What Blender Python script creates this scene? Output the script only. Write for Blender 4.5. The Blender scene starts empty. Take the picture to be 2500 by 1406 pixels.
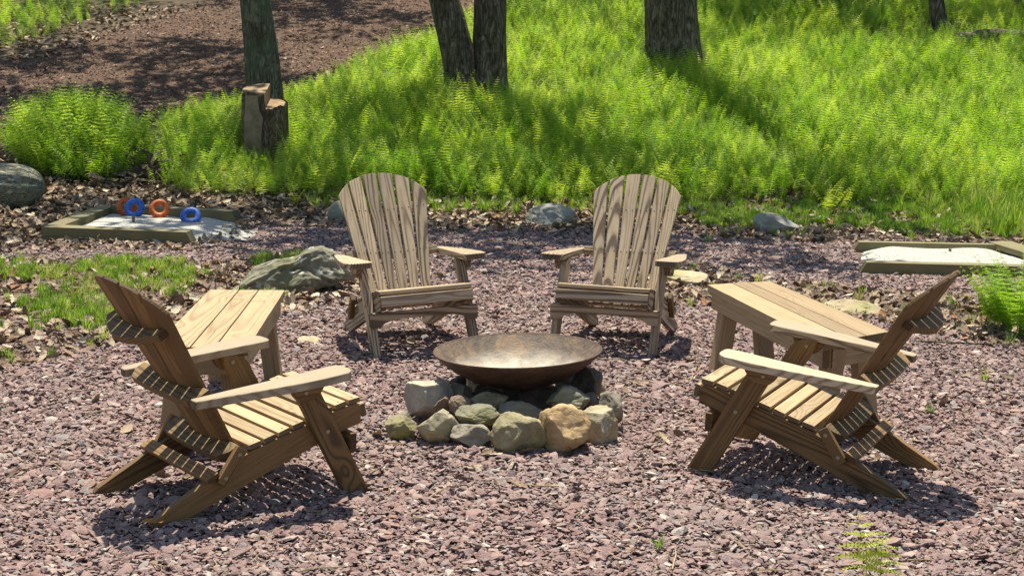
import bpy, bmesh, math, random
import numpy as np
from mathutils import Vector, Matrix, Euler, noise
random.seed(7); rng = np.random.default_rng(11)
SC = bpy.context.scene
COL = SC.collection
rad = math.radians

# ------------------------------------------------------------------ camera, sky, sun, exposure
FPX = 4114.54
cam_d = bpy.data.cameras.new('camera'); cam = bpy.data.objects.new('camera', cam_d); COL.objects.link(cam)
SC.camera = cam
cam_d.sensor_width = 36.0; cam_d.lens = FPX / 2500 * 36.0
cam_d.clip_start = 0.1; cam_d.clip_end = 400
_p, _r = rad(9.845), rad(0.94)
_fw = Vector((0, math.cos(_p), -math.sin(_p))); _up = Vector((0, math.sin(_p), math.cos(_p))); _rt = Vector((1, 0, 0))
_X = _rt * math.cos(_r) + _up * math.sin(_r); _Y = -_rt * math.sin(_r) + _up * math.cos(_r)
cam.matrix_world = Matrix(((_X.x, _Y.x, -_fw.x, 0), (_X.y, _Y.y, -_fw.y, 0), (_X.z, _Y.z, -_fw.z, 2.0401), (0, 0, 0, 1)))

SUN_DIR = Vector((0.05, -0.36, -1.0)).normalized()          # the way the light travels
world = bpy.data.worlds.new('World'); SC.world = world; world.use_nodes = True
wn = world.node_tree
sky = wn.nodes.new('ShaderNodeTexSky'); sky.sky_type = 'NISHITA'; sky.sun_disc = False
sky.sun_elevation = rad(70); sky.sun_rotation = rad(-8)
bg = wn.nodes['Background']; bg.inputs[1].default_value = 0.09
wn.links.new(sky.outputs[0], bg.inputs[0])
sun_d = bpy.data.lights.new('sun', 'SUN'); sun_d.energy = 5.0; sun_d.angle = rad(0.53); sun_d.color = (1.0, 0.95, 0.86)
sun = bpy.data.objects.new('sun', sun_d); COL.objects.link(sun)
sun.rotation_euler = SUN_DIR.to_track_quat('-Z', 'Y').to_euler()
vs = SC.view_settings; vs.view_transform = 'Standard'; vs.look = 'None'; vs.gamma = 1; vs.use_curve_mapping = False
vs.exposure = 0.82
vs.use_white_balance = True; vs.white_balance_temperature = 7150; vs.white_balance_tint = 5
SC.render.engine = 'CYCLES'
SC.cycles.max_bounces = 6; SC.cycles.transparent_max_bounces = 6

# ------------------------------------------------------------------ helpers
def tag(o, label=None, cat=None, group=None, kind=None):
    if label: o['label'] = label
    if cat: o['category'] = cat
    if group: o['group'] = group
    if kind: o['kind'] = kind
    return o

def empty(name, M, **kw):
    o = bpy.data.objects.new(name, None); COL.objects.link(o); o.empty_display_size = 0.1
    o.matrix_world = M
    return tag(o, **kw)

def link(name, me, mat, parent=None, M=None, smooth=None, col=None):
    o = bpy.data.objects.new(name, me); (col or COL).objects.link(o)
    if mat is not None and not me.materials: me.materials.append(mat)
    if parent is not None: o.parent = parent
    if M is not None: o.matrix_basis = M
    if smooth is not None:
        me.polygons.foreach_set('use_smooth', [smooth] * len(me.polygons))
    return o

def frame(o, X, Y, Z=None):
    X = Vector(X).normalized(); Y = Vector(Y); Y = (Y - X * X.dot(Y)).normalized(); Z = X.cross(Y)
    return Matrix(((X.x, Y.x, Z.x, o[0]), (X.y, Y.y, Z.y, o[1]), (X.z, Y.z, Z.z, o[2]), (0, 0, 0, 1)))

def bm_mesh(bm, name):
    me = bpy.data.meshes.new(name); bm.normal_update(); bm.to_mesh(me); bm.free(); return me

def box_mesh(name, L, W, T, bev=0.004, seg=2, jitter=0.0):
    bm = bmesh.new(); bmesh.ops.create_cube(bm, size=1)
    for v in bm.verts:
        v.co = Vector((v.co.x * L, v.co.y * W, v.co.z * T))
        if jitter: v.co += Vector([random.uniform(-jitter, jitter) for _ in range(3)])
    if bev: bmesh.ops.bevel(bm, geom=bm.edges[:], offset=bev, segments=seg, affect='EDGES', profile=0.6)
    return bm_mesh(bm, name)

def prism_mesh(name, outline, T, bev=0.004, seg=2):
    """outline in local XY, centred on Z"""
    bm = bmesh.new()
    a = [bm.verts.new((x, y, -T / 2)) for x, y in outline]; b = [bm.verts.new((x, y, T / 2)) for x, y in outline]
    f0 = bm.faces.new(a[::-1]); f1 = bm.faces.new(b); n = len(a)
    for i in range(n): bm.faces.new((a[i], a[(i + 1) % n], b[(i + 1) % n], b[i]))
    bmesh.ops.recalc_face_normals(bm, faces=bm.faces[:])
    if bev:
        ed = [e for e in bm.edges if (f0 in e.link_faces) or (f1 in e.link_faces)]
        bmesh.ops.bevel(bm, geom=ed, offset=bev, segments=seg, affect='EDGES', profile=0.6)
    return bm_mesh(bm, name)

def rounded(pts, r, n=4):
    """round every corner of a polygon; r may be a list"""
    out = []; N = len(pts)
    for i in range(N):
        p = Vector(pts[i]).to_2d(); a = Vector(pts[i - 1]).to_2d(); b = Vector(pts[(i + 1) % N]).to_2d()
        rr = r[i] if isinstance(r, (list, tuple)) else r
        if rr <= 0: out.append((p.x, p.y)); continue
        da = (a - p); db = (b - p); k = min(rr, da.length * .48, db.length * .48)
        pa = p + da.normalized() * k; pb = p + db.normalized() * k
        for j in range(n + 1):
            t = j / n; q = pa * (1 - t) ** 2 + p * 2 * t * (1 - t) + pb * t ** 2
            out.append((q.x, q.y))
    return out

def hz(x, y):
    """height of the ground: level yard, then the hillside"""
    t = (y - 16.6) / .8
    z = .17 * .8 * (math.log1p(math.exp(t)) if t < 30 else t)
    k = min(1, max(0, (y - 16.5) / 3))
    return z + k * 0.09 * noise.noise(Vector((x * .45, y * .45, 3.1))) + 0.012 * noise.noise(Vector((x * .8, y * .8, 0)))

def inside(p, poly):
    x, y = p; c = False; n = len(poly); j = n - 1
    for i in range(n):
        xi, yi = poly[i]; xj, yj = poly[j]
        if (yi > y) != (yj > y) and x < (xj - xi) * (y - yi) / (yj - yi) + xi: c = not c
        j = i
    return c

def edge_dist(p, poly):
    """signed distance: positive inside"""
    P = Vector(p); d = 1e9; n = len(poly)
    for i in range(n):
        a = Vector(poly[i]); b = Vector(poly[(i + 1) % n]); ab = b - a
        t = max(0, min(1, (P - a).dot(ab) / max(ab.length_squared, 1e-9)))
        d = min(d, (P - a - ab * t).length)
    return d if inside(p, poly) else -d

# ------------------------------------------------------------------ node helper
class NT:
    def __init__(s, name):
        s.mat = bpy.data.materials.new(name); s.mat.use_nodes = True
        s.t = s.mat.node_tree; s.n = s.t.nodes; s.p = s.n['Principled BSDF']; s.out = s.n['Material Output']
    def add(s, typ, ins=None, **props):
        nd = s.n.new('ShaderNode' + typ)
        for k, v in props.items(): setattr(nd, k, v)
        for k, v in (ins or {}).items(): s.set(nd.inputs[k], v)
        return nd
    def set(s, sock, v):
        if isinstance(v, bpy.types.NodeSocket): s.t.links.new(v, sock)
        elif isinstance(v, bpy.types.Node): s.t.links.new(v.outputs[0], sock)
        else: sock.default_value = v
    def math(s, op, a, b=0.0, c=0.0, clamp=False):
        nd = s.add('Math', {0: a, 1: b, 2: c}, operation=op); nd.use_clamp = clamp; return nd.outputs[0]
    def vmath(s, op, a, b=(0, 0, 0)):
        nd = s.add('VectorMath', {0: a, 1: b}, operation=op); return nd.outputs[0]
    def ramp(s, fac, stops, interp='LINEAR'):
        nd = s.add('ValToRGB', {0: fac}); cr = nd.color_ramp; cr.interpolation = interp
        while len(cr.elements) > 1: cr.elements.remove(cr.elements[-1])
        cr.elements[0].position = stops[0][0]; cr.elements[0].color = (*stops[0][1], 1) if len(stops[0][1]) == 3 else stops[0][1]
        for pos, c in stops[1:]:
            e = cr.elements.new(pos); e.color = (*c, 1)
        return nd.outputs[0]
    def mix(s, fac, a, b, blend='MIX'):
        nd = s.add('Mix', data_type='RGBA', blend_type=blend)
        s.set(nd.inputs[0], fac); s.set(nd.inputs[6], a if not isinstance(a, tuple) else (*a, 1)); s.set(nd.inputs[7], b if not isinstance(b, tuple) else (*b, 1))
        return nd.outputs[2]
    def noise(s, vec, scale, detail=4, rough=.55, dist=0.0):
        return s.add('TexNoise', {'Vector': vec, 'Scale': scale, 'Detail': detail, 'Roughness': rough, 'Distortion': dist}).outputs[0]
    def mapr(s, v, a, b, c=0., d=1.):
        return s.add('MapRange', {0: v, 1: a, 2: b, 3: c, 4: d}).outputs[0]
    def bump(s, h, strength=.5, dist=.01):
        return s.add('Bump', {'Height': h, 'Strength': strength, 'Distance': dist}).outputs[0]
    def fin(s, color, rough=.8, normal=None, metallic=None, spec=.3):
        s.set(s.p.inputs['Base Color'], color if not isinstance(color, tuple) else (*color, 1))
        s.set(s.p.inputs['Roughness'], rough)
        if normal is not None: s.set(s.p.inputs['Normal'], normal)
        if metallic is not None: s.set(s.p.inputs['Metallic'], metallic)
        s.set(s.p.inputs['Specular IOR Level'], spec)
        return s.mat

def wood(name, light, mid, dark, spacing=.009, contrast=1.0, moss=None, grey=None, grey_amt=0.0):
    m = NT(name)
    tc = m.add('TexCoord').outputs['Object']; rnd = m.add('ObjectInfo').outputs['Random']
    sep = m.add('SeparateXYZ', {0: tc}); x, y, z = sep.outputs
    r2 = m.math('FRACT', m.math('MULTIPLY', rnd, 37.7)); r3 = m.math('FRACT', m.math('MULTIPLY', rnd, 91.3))
    off = m.add('CombineXYZ', {0: m.math('MULTIPLY', rnd, 40), 1: m.math('MULTIPLY', r2, 17), 2: 0.0}).outputs[0]
    p = m.vmath('ADD', tc, off)
    stretched = m.vmath('MULTIPLY', p, (1.6, 9.0, 9.0))
    warp = m.noise(stretched, 1.0, 3, .5)
    yc = m.math('ADD', y, m.math('MULTIPLY_ADD', r2, .09, -.045))
    zc = m.math('ADD', z, m.math('MULTIPLY_ADD', r3, .10, .018))
    yy = m.math('ADD', yc, m.math('MULTIPLY_ADD', warp, .05, -.025))
    rr = m.math('SQRT', m.math('ADD', m.math('MULTIPLY', yy, yy), m.math('MULTIPLY', zc, zc)))
    rr = m.math('ADD', rr, m.math('MULTIPLY', x, m.math('MULTIPLY_ADD', r3, .05, -.025)))
    # knots: the rings bulge round a few points
    kv = m.add('TexVoronoi', {'Vector': m.vmath('MULTIPLY', p, (2.6, 5.5, 0.0)), 'Scale': 1.0}, feature='F1').outputs['Distance']
    knot = m.math('POWER', m.mapr(kv, .0, .42, 1.0, 0.0), 2.0)
    rr = m.math('ADD', rr, m.math('MULTIPLY', knot, .030))
    ph = m.math('MULTIPLY', rr, 2 * math.pi / spacing)
    ring = m.math('MULTIPLY_ADD', m.math('SINE', ph), .5, .5)
    ring = m.math('POWER', ring, 2.2)
    fine = m.noise(m.vmath('MULTIPLY', p, (6.0, 260.0, 260.0)), 1.0, 4, .6)
    nl_ = m.add('VectorTransform', {0: m.add('NewGeometry').outputs['Normal']}, vector_type='NORMAL', convert_from='WORLD', convert_to='OBJECT').outputs[0]
    endg = m.mapr(m.math('ABSOLUTE', m.add('SeparateXYZ', {0: nl_}).outputs[0]), .55, .85, 0, .7)
    blotch = m.noise(m.vmath('MULTIPLY', p, (4.0, 14.0, 14.0)), 1.0, 4, .6)
    v = m.math('ADD', m.math('MULTIPLY', m.math('MULTIPLY', ring, .62 * contrast), m.math('MULTIPLY_ADD', r3, .9, .35)), m.math('MULTIPLY_ADD', fine, .7, -.22))
    v = m.math('ADD', v, m.math('MULTIPLY', m.mapr(kv, .0, .09, 1.0, 0.0), .5))
    colr = m.ramp(v, [(0.0, light), (.42, mid), (.95, dark)])
    colr = m.mix(m.mapr(blotch, .45, .75, 0, .45), colr, tuple(c * .62 for c in mid))
    if grey: colr = m.mix(m.mapr(m.noise(m.vmath('MULTIPLY', p, (7., 20., 20.)), 1., 4, .7), .35, .65, grey_amt * .4, grey_amt), colr, grey, 'MIX')
    if moss: colr = m.mix(m.mapr(m.noise(p, 9.0, 5, .7), .48, .68, 0, .75), colr, moss)
    colr = m.mix(endg, colr, tuple(c * .55 for c in dark))
    hv = m.math('MULTIPLY_ADD', rnd, .5, .75)
    colr = m.mix(1.0, colr, m.add('CombineColor', {0: hv, 1: hv, 2: hv}).outputs[0], 'MULTIPLY')
    crack = m.mapr(m.noise(m.vmath('MULTIPLY', p, (2.0, 120.0, 120.0)), 1.0, 2, .5), .66, .72, 0, 1)
    colr = m.mix(m.math('MULTIPLY', crack, .65), colr, tuple(c * .25 for c in dark))
    h = m.math('ADD', m.math('MULTIPLY', ring, -.5), m.math('MULTIPLY', fine, .6)); h = m.math('SUBTRACT', h, crack)
    return m.fin(colr, .72, m.bump(h, .35, .0025), spec=.35)

M_WOODW = wood('wood_brown', (.235, .130, .052), (.165, .085, .031), (.045, .020, .009), .0085, 1.1, grey=(.16, .12, .06), grey_amt=.3)
M_WOODL = wood('wood_weathered', (.48, .39, .28), (.35, .26, .17), (.095, .055, .032), .010, 1.7, grey=(.42, .37, .29), grey_amt=.3)
M_WOODS = wood('wood_seat', (.43, .32, .19), (.32, .22, .12), (.09, .05, .025), .012, 1.1, grey=(.33, .28, .19), grey_amt=.3)
M_WOODF = wood('wood_silvered', (.47, .365, .25), (.34, .245, .155), (.065, .034, .02), .015, 1.6, grey=(.36, .31, .235), grey_amt=.25)
M_WOODT = wood('wood_table', (.385, .265, .15), (.30, .195, .102), (.12, .065, .034), .012, .8, grey=(.30, .24, .155), grey_amt=.45)
M_WOODD = wood('wood_dark_batten', (.215, .135, .062), (.145, .088, .040), (.05, .028, .014), .009, 1., moss=(.10, .085, .04))
M_TIMBER = wood('timber_mossy', (.20, .165, .09), (.145, .12, .06), (.06, .05, .028), .012, .7, moss=(.10, .12, .03))
_m = NT('galvanised_bolt'); M_BOLT = _m.fin((.30, .25, .17), .45, metallic=.6)
_m = NT('rusty_screw'); M_SCREW = _m.fin((.12, .09, .07), .6, metallic=.3)

# ------------------------------------------------------------------ ground
GRASS_L = [(-5.2, 12.3), (-4.03, 12.40), (-3.34, 12.6), (-2.59, 12.45), (-2.16, 12.5), (-1.77, 12.9), (-1.23, 12.75), (-1.07, 11.70), (-0.95, 11.15), (-1.2, 10.95), (-1.62, 10.75), (-1.95, 10.3), (-2.32, 10.1), (-2.45, 9.55), (-2.66, 9.15), (-2.95, 8.87), (-5.2, 8.6)]
LITTER_R = [(1.05, 12.35), (1.40, 12.67), (1.70, 12.1), (1.92, 11.99), (2.32, 11.77), (2.71, 11.56), (3.13, 11.52), (4.62, 11.38), (4.6, 9.65), (3.24, 9.95), (2.93, 10.10), (2.64, 10.57), (2.16, 10.81), (1.82, 11.22), (1.49, 11.27), (1.02, 11.2), (.93, 11.7)]
PATIO = [(-6, 2.5), (6.5, 2.5), (6.5, 14.1), (4.58, 14.15), (4.07, 14.34), (3.05, 14.45), (2.66, 14.42), (1.99, 14.6), (1.47, 14.7), (.91, 14.7), (-.01, 14.75), (-.93, 14.75), (-1.66, 14.85), (-2.3, 14.95), (-2.5, 14.7), (-2.7, 13.5), (-3.9, 13.4), (-4.2, 12.9), (-6, 12.8)]
PATH = [(-11, 21.6), (-6.97, 22.9), (-6.4, 23.5), (-5.82, 25.2), (-5.3, 26.6), (-4.9, 28.1), (-4.4, 36), (1.2, 36), (-.4, 28.5), (-1.0, 25.9), (-1.65, 24.33), (-2.01, 23.19), (-2.6, 21.9), (-2.93, 20.94), (-3.49, 20.6), (-4.68, 19.9), (-5.67, 19.2), (-6.2, 18.2), (-6.3, 16.3), (-11, 15.0)]
FERNS = [(-3.75, 18.5), (-3.94, 17.3), (-3.25, 16.3), (-2.72, 16.05), (-2.21, 16.15), (-1.44, 16.35), (-.86, 16.2), (.19, 16.1), (.99, 16.12), (1.81, 16.25), (2.65, 16.5), (3.23, 16.3), (4.23, 16.3), (5.28, 16.3), (13, 16.5), (13, 36), (1.4, 36), (-.2, 28.5), (-.75, 25.9), (-1.35, 24.4), (-1.75, 23.3), (-2.3, 22.0), (-2.65, 20.9), (-3.4, 20.0), (-4.1, 19.3)]
CLUMP = [(-5.45, 18.03), (-5.05, 17.2), (-4.62, 16.9), (-4.08, 16.7), (-3.78, 17.0), (-3.85, 17.9), (-4.4, 18.9), (-5.01, 19.3), (-5.56, 19.0)]

def ground_mat(name, cols, scale=14.0, bump=.6):
    m = NT(name); g = m.add('NewGeometry').outputs['Position']
    n1 = m.noise(g, scale, 6, .7); n2 = m.noise(g, scale * .12, 3, .5)
    v = m.math('ADD', m.math('MULTIPLY', n1, .75), m.math('MULTIPLY', n2, .3))
    c = m.ramp(v, [(.32, cols[0]), (.5, cols[1]), (.68, cols[2])])
    return m.fin(c, .95, m.bump(n1, bump, .02), spec=.15)
M_SOIL = ground_mat('forest_soil', [(.030, .022, .016), (.07, .052, .038), (.13, .10, .07)])
M_BED = ground_mat('gravel_bed', [(.09, .06, .055), (.15, .10, .09), (.22, .155, .14)], 40.)

def sheet(name, x0, x1, y0, y1, step, lift, mat, poly=None, kind='structure', zf=None):
    bm = bmesh.new(); nx = int((x1 - x0) / step) + 1; ny = int((y1 - y0) / step) + 1; G = {}
    for i in range(nx):
        for j in range(ny):
            x = x0 + i * step; y = y0 + j * step
            G[i, j] = bm.verts.new((x, y, (zf or hz)(x, y) + lift))
    for i in range(nx - 1):
        for j in range(ny - 1):
            cx = x0 + (i + .5) * step; cy = y0 + (j + .5) * step
            if poly is None or edge_dist((cx, cy), poly) > .12 * noise.noise(Vector((cx * 3, cy * 3, 1))):
                bm.faces.new((G[i, j], G[i + 1, j], G[i + 1, j + 1], G[i, j + 1]))
    bmesh.ops.delete(bm, geom=[v for v in bm.verts if not v.link_faces], context='VERTS')
    o = link(name, bm_mesh(bm, name), mat, smooth=True); return tag(o, kind=kind)

g = sheet('ground', -90, 90, -10, 110, 1.0, -.02, M_SOIL); g['label'] = 'brown leafy soil of the yard and the wooded hillside'
def hz_patio(x, y): return hz(x, y)
g = sheet('gravel_yard', -6, 6.5, 2.5, 15.2, .125, .002, M_BED, PATIO); g['label'] = 'level yard of crushed mauve stone round the fire bowl'
M_PBED = ground_mat('path_bed', [(.05, .032, .024), (.09, .058, .043), (.14, .09, .068)], 30.)
g = sheet('path', -11, 1.4, 15, 36, .2, .004, M_PBED, PATH); g['label'] = 'brown gravel path climbing the hill at upper left'

# ------------------------------------------------------------------ scatter by geometry nodes
def scatter(name, P, R, S, I, coll, **kw):
    P = np.asarray(P, dtype=np.float32); n = len(P)
    me = bpy.data.meshes.new(name); me.vertices.add(n); me.vertices.foreach_set('co', P.ravel())
    a = me.attributes.new('rot', 'FLOAT_VECTOR', 'POINT'); a.data.foreach_set('vector', np.asarray(R, dtype=np.float32).ravel())
    a = me.attributes.new('scl', 'FLOAT_VECTOR', 'POINT'); a.data.foreach_set('vector', np.asarray(S, dtype=np.float32).ravel())
    a = me.attributes.new('idx', 'INT', 'POINT'); a.data.foreach_set('value', np.asarray(I, dtype=np.int32))
    ng = bpy.data.node_groups.new(name + '_nodes', 'GeometryNodeTree')
    ng.interface.new_socket('Geometry', in_out='INPUT', socket_type='NodeSocketGeometry')
    ng.interface.new_socket('Geometry', in_out='OUTPUT', socket_type='NodeSocketGeometry')
    gi = ng.nodes.new('NodeGroupInput'); go = ng.nodes.new('NodeGroupOutput')
    ip = ng.nodes.new('GeometryNodeInstanceOnPoints'); ci = ng.nodes.new('GeometryNodeCollectionInfo')
    ci.inputs['Collection'].default_value = coll; ci.inputs['Separate Children'].default_value = True; ci.inputs['Reset Children'].default_value = True
    def attr(nm, t):
        nd = ng.nodes.new('GeometryNodeInputNamedAttribute'); nd.data_type = t; nd.inputs['Name'].default_value = nm
        return [o for o in nd.outputs if o.enabled][0]
    e2r = ng.nodes.new('FunctionNodeEulerToRotation'); L = ng.links.new
    L(attr('rot', 'FLOAT_VECTOR'), e2r.inputs[0]); L(gi.outputs[0], ip.inputs['Points']); L(ci.outputs[0], ip.inputs['Instance'])
    ip.inputs['Pick Instance'].default_value = True; L(attr('idx', 'INT'), ip.inputs['Instance Index'])
    L(e2r.outputs[0], ip.inputs['Rotation']); L(attr('scl', 'FLOAT_VECTOR'), ip.inputs['Scale']); L(ip.outputs[0], go.inputs[0])
    o = bpy.data.objects.new(name, me); COL.objects.link(o)
    md = o.modifiers.new('scatter', 'NODES'); md.node_group = ng
    return tag(o, **kw)

def source(name): return bpy.data.collections.new(name)

# --- crushed stone
m = NT('crushed_stone'); rnd = m.add('ObjectInfo').outputs['Random']
tc = m.add('TexCoord').outputs['Object']; pos = m.add('NewGeometry').outputs['Position']
c = m.ramp(rnd, [(0, (.22, .13, .125)), (.16, (.275, .172, .158)), (.3, (.16, .098, .10)), (.42, (.34, .235, .21)), (.54, (.24, .132, .118)), (.66, (.205, .142, .148)), (.78, (.39, .29, .26)), (.87, (.23, .215, .222)), (.925, (.44, .39, .35)), (.955, (.13, .09, .09)), (.985, (.56, .53, .48))], 'CONSTANT')
c = m.mix(m.mapr(m.noise(tc, 2.2, 4, .6), .35, .7, 0, .45), c, (.36, .27, .255))
c = m.mix(m.mapr(m.noise(pos, .9, 3, .5), .45, .7, .08, .3), c, (.26, .225, .22))
M_STONE = m.fin(c, .85, m.bump(m.noise(tc, 6., 4, .6), .4, .05), spec=.25)
GRAV = source('gravel_source')
for k in range(9):
    bm = bmesh.new(); sx, sy, sz = random.uniform(.7, 1.25), random.uniform(.55, .85), random.uniform(.22, .42)
    for _ in range(13):
        v = Vector([random.gauss(0, 1) for _ in range(3)]).normalized()
        v *= random.uniform(.85, 1.1); bm.verts.new((v.x * sx, v.y * sy, v.z * sz))
    bmesh.ops.convex_hull(bm, input=bm.verts[:]); bmesh.ops.delete(bm, geom=[v for v in bm.verts if not v.link_faces], context='VERTS')
    link('stone_%d' % k, bm_mesh(bm, 'stone_%d' % k), M_STONE, col=GRAV, smooth=False)

FX = 1250 / FPX
def in_view(x, y, margin=.35): return abs(x) < FX * y * 1.02 + margin
PITL = [(-3.93, 13.6), (-2.60, 13.42), (-2.40, 14.85), (-3.8, 15.45)]
PITR = [(2.62, 12.45), (4.5, 12.35), (4.5, 13.9), (2.75, 13.85)]
SL_ = [(-3.8, 13.7), (-2.55, 13.50), (-2.15, 13.80), (-2.05, 14.3), (-2.35, 14.8), (-3.7, 15.15)]
SR_ = [(2.62, 12.6), (4.5, 12.5), (4.3, 13.8), (2.8, 13.85), (2.72, 13.3)]
P, S, R = [], [], []
def grav_density(x, y):
    d = edge_dist((x, y), PATIO)
    if d < -.15: return 0
    dl = max(edge_dist((x, y), GRASS_L), edge_dist((x, y), LITTER_R))
    if dl > .5: return .05
    w = min(1, .85 - dl * 2.0) if dl > -.4 else 1
    if d < .3: w = min(w, .5 + d * 1.5)
    if max(edge_dist((x, y), SL_), edge_dist((x, y), SR_)) > .03: return .05
    return max(w, .03)
N = 300000
ys = 4.6 + (15.3 - 4.6) * rng.random(N) ** 1.0; u = rng.random(N) * 2 - 1; keep = rng.random(N)
for i in range(N):
    y = float(ys[i]); hw = FX * y * 1.02 + .35
    if keep[i] * 5.2 > hw * (1.75 if y < 9 else 1.3): continue
    x = float(u[i]) * hw
    if random.random() > grav_density(x, y): continue
    s = .0146 * random.lognormvariate(0, .40)
    P.append((x, y, hz(x, y) + random.uniform(.001, .018))); S.append((s, s, s))
n = len(P); ng_ = n
R = np.column_stack([rng.normal(0, .30, n), rng.normal(0, .30, n), rng.random(n) * 6.28])
scatter('gravel', P, R, S, rng.integers(0, 9, n), GRAV, label='loose crushed mauve and grey stone covering the yard', kind='stuff')

# gravel on the hill path
P, S = [], []
for _ in range(80000):
    x = random.uniform(-9.5, 0.5); y = random.uniform(16.3, 30)
    if not in_view(x, y) or edge_dist((x, y), PATH) < -.25 * random.random(): continue
    if random.random() > (1.0 if y < 24 else .8): continue
    s = .018 * random.lognormvariate(0, .3); P.append((x, y, hz(x, y) + random.uniform(.0, .02))); S.append((s, s, s * .8))
m = NT('path_chips'); rnd = m.add('ObjectInfo').outputs['Random']
c = m.ramp(rnd, [(0, (.20, .118, .09)), (.2, (.28, .175, .14)), (.4, (.15, .09, .07)), (.6, (.33, .215, .17)), (.8, (.235, .142, .112)), (.93, (.38, .29, .23))], 'CONSTANT')
M_CHIP = m.fin(c, .9, spec=.2)
CHIP = source('chip_source')
for k in range(5):
    bm = bmesh.new()
    for _ in range(9):
        v = Vector([random.gauss(0, 1) for _ in range(3)]).normalized(); bm.verts.new((v.x * 1.2, v.y * .6, v.z * .35))
    bmesh.ops.convex_hull(bm, input=bm.verts[:]); bmesh.ops.delete(bm, geom=[v for v in bm.verts if not v.link_faces], context='VERTS')
    link('chip_%d' % k, bm_mesh(bm, 'chip_%d' % k), M_CHIP, col=CHIP, smooth=False)
n = len(P)
scatter('path_gravel', P, np.column_stack([rng.normal(0, .35, n), rng.normal(0, .35, n), rng.random(n) * 6.28]), S, rng.integers(0, 5, n), CHIP, label='reddish brown chips spread over the hillside path', kind='stuff')

# --- fallen leaves
m = NT('dead_leaf'); rnd = m.add('ObjectInfo').outputs['Random']; tc = m.add('TexCoord').outputs['Object']
c = m.ramp(rnd, [(0, (.20, .14, .09)), (.15, (.32, .24, .165)), (.32, (.12, .08, .05)), (.45, (.42, .335, .24)), (.6, (.25, .17, .11)), (.76, (.52, .44, .34)), (.86, (.18, .12, .08)), (.97, (.30, .14, .06))], 'CONSTANT')
c = m.mix(m.mapr(m.noise(tc, 3., 4, .6), .4, .7, 0, .4), c, (.16, .11, .07))
M_LEAF = m.fin(c, .75, spec=.3)
LEAF = source('leaf_source')
for k in range(6):
    bm = bmesh.new(); n = 9; rows = []
    cu = random.uniform(.3, 1.1); tw = random.uniform(-.5, .5)
    for i in range(n):
        t = i / (n - 1); w = math.sin(math.pi * min(1, t * .95 + .03)) ** .7 * (.42 + .16 * (i % 2)) + .015
        z = .25 * cu * (t - .5) ** 2 * 2
        row = []
        for q in (-1, -.4, .4, 1):
            row.append(bm.verts.new(((t - .5) * 2, q * w, z + cu * .35 * abs(q) ** 2 * w + tw * q * (t - .5) * .5 + random.uniform(-.04, .04))))
        rows.append(row)
    for i in range(n - 1):
        for j in range(3): bm.faces.new((rows[i][j], rows[i + 1][j], rows[i + 1][j + 1], rows[i][j + 1]))
    link('leaf_%d' % k, bm_mesh(bm, 'leaf_%d' % k), M_LEAF, col=LEAF, smooth=False)
P, S = [], []
def leaf_density(x, y):
    a = edge_dist((x, y), GRASS_L); b = edge_dist((x, y), LITTER_R)
    if a > -.15: return .95 if x > -2.4 else .55
    if b > -.15: return 1
    if max(edge_dist((x, y), PITL), edge_dist((x, y), PITR)) > 0: return .01
    if edge_dist((x, y), PATIO) > .35: return .008
    if edge_dist((x, y), PATH) > .2: return .03
    if edge_dist((x, y), CLUMP) > .3: return .3
    if y < 17.2: return .9
    if x < -1.5: return .6
    return .25
for _ in range(60000):
    y = random.uniform(6.5, 27); x = random.uniform(-1, 1) * (FX * y + .4)
    if random.random() > leaf_density(x, y): continue
    s = random.uniform(.024, .050)
    P.append((x, y, hz(x, y) + random.uniform(.004, .035))); S.append((s, s, s))
n = len(P)
scatter('leaf_litter', P, np.column_stack([rng.normal(0, .5, n), rng.normal(0, .5, n), rng.random(n) * 6.28]), S, rng.integers(0, 6, n), LEAF, label='dry brown and tan leaves lying round the edges of the gravel', kind='stuff')

# --- foliage materials
def leafmat(name, stops, trans=.5, boost=1.25):
    m = NT(name); rnd = m.add('ObjectInfo').outputs['Random']; pos = m.add('NewGeometry').outputs['Position']
    v = m.math('ADD', m.math('MULTIPLY', rnd, .55), m.math('MULTIPLY', m.noise(pos, .5, 3, .5), .6))
    c = m.ramp(v, stops)
    d = m.add('BsdfDiffuse', {'Color': c}); t = m.add('BsdfTranslucent', {'Color': m.mix(1.0, c, (boost, boost * 1.02, boost * .75), 'MULTIPLY')})
    gl = m.add('BsdfGlossy', {'Roughness': .45, 'Color': (.5, .55, .4, 1)})
    mx = m.add('MixShader', {0: trans, 1: d.outputs[0], 2: t.outputs[0]})
    mx2 = m.add('MixShader', {0: .035, 1: mx.outputs[0], 2: gl.outputs[0]})
    m.t.links.new(mx2.outputs[0], m.out.inputs[0]); return m.mat
M_FERN = leafmat('fern_green', [(.2, (.075, .17, .018)), (.42, (.15, .285, .028)), (.60, (.26, .39, .042)), (.82, (.42, .50, .09))], .5, 1.6)
M_FERNY = leafmat('fern_yellow', [(.2, (.30, .42, .035)), (.8, (.45, .50, .06))], .5, 1.5)
M_FERNM = leafmat('fern_mid', [(.2, (.17, .32, .03)), (.8, (.30, .44, .05))], .5, 1.5)
M_GRASS = leafmat('grass_green', [(.2, (.08, .17, .025)), (.5, (.15, .27, .035)), (.72, (.25, .36, .05)), (.9, (.42, .40, .17))], .5)
M_CROWN = leafmat('tree_leaf', [(.2, (.03, .09, .015)), (.8, (.07, .16, .025))], .4, 1.0)
_m = NT('fern_stalk'); M_STALK = _m.fin((.16, .22, .05), .6)

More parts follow.
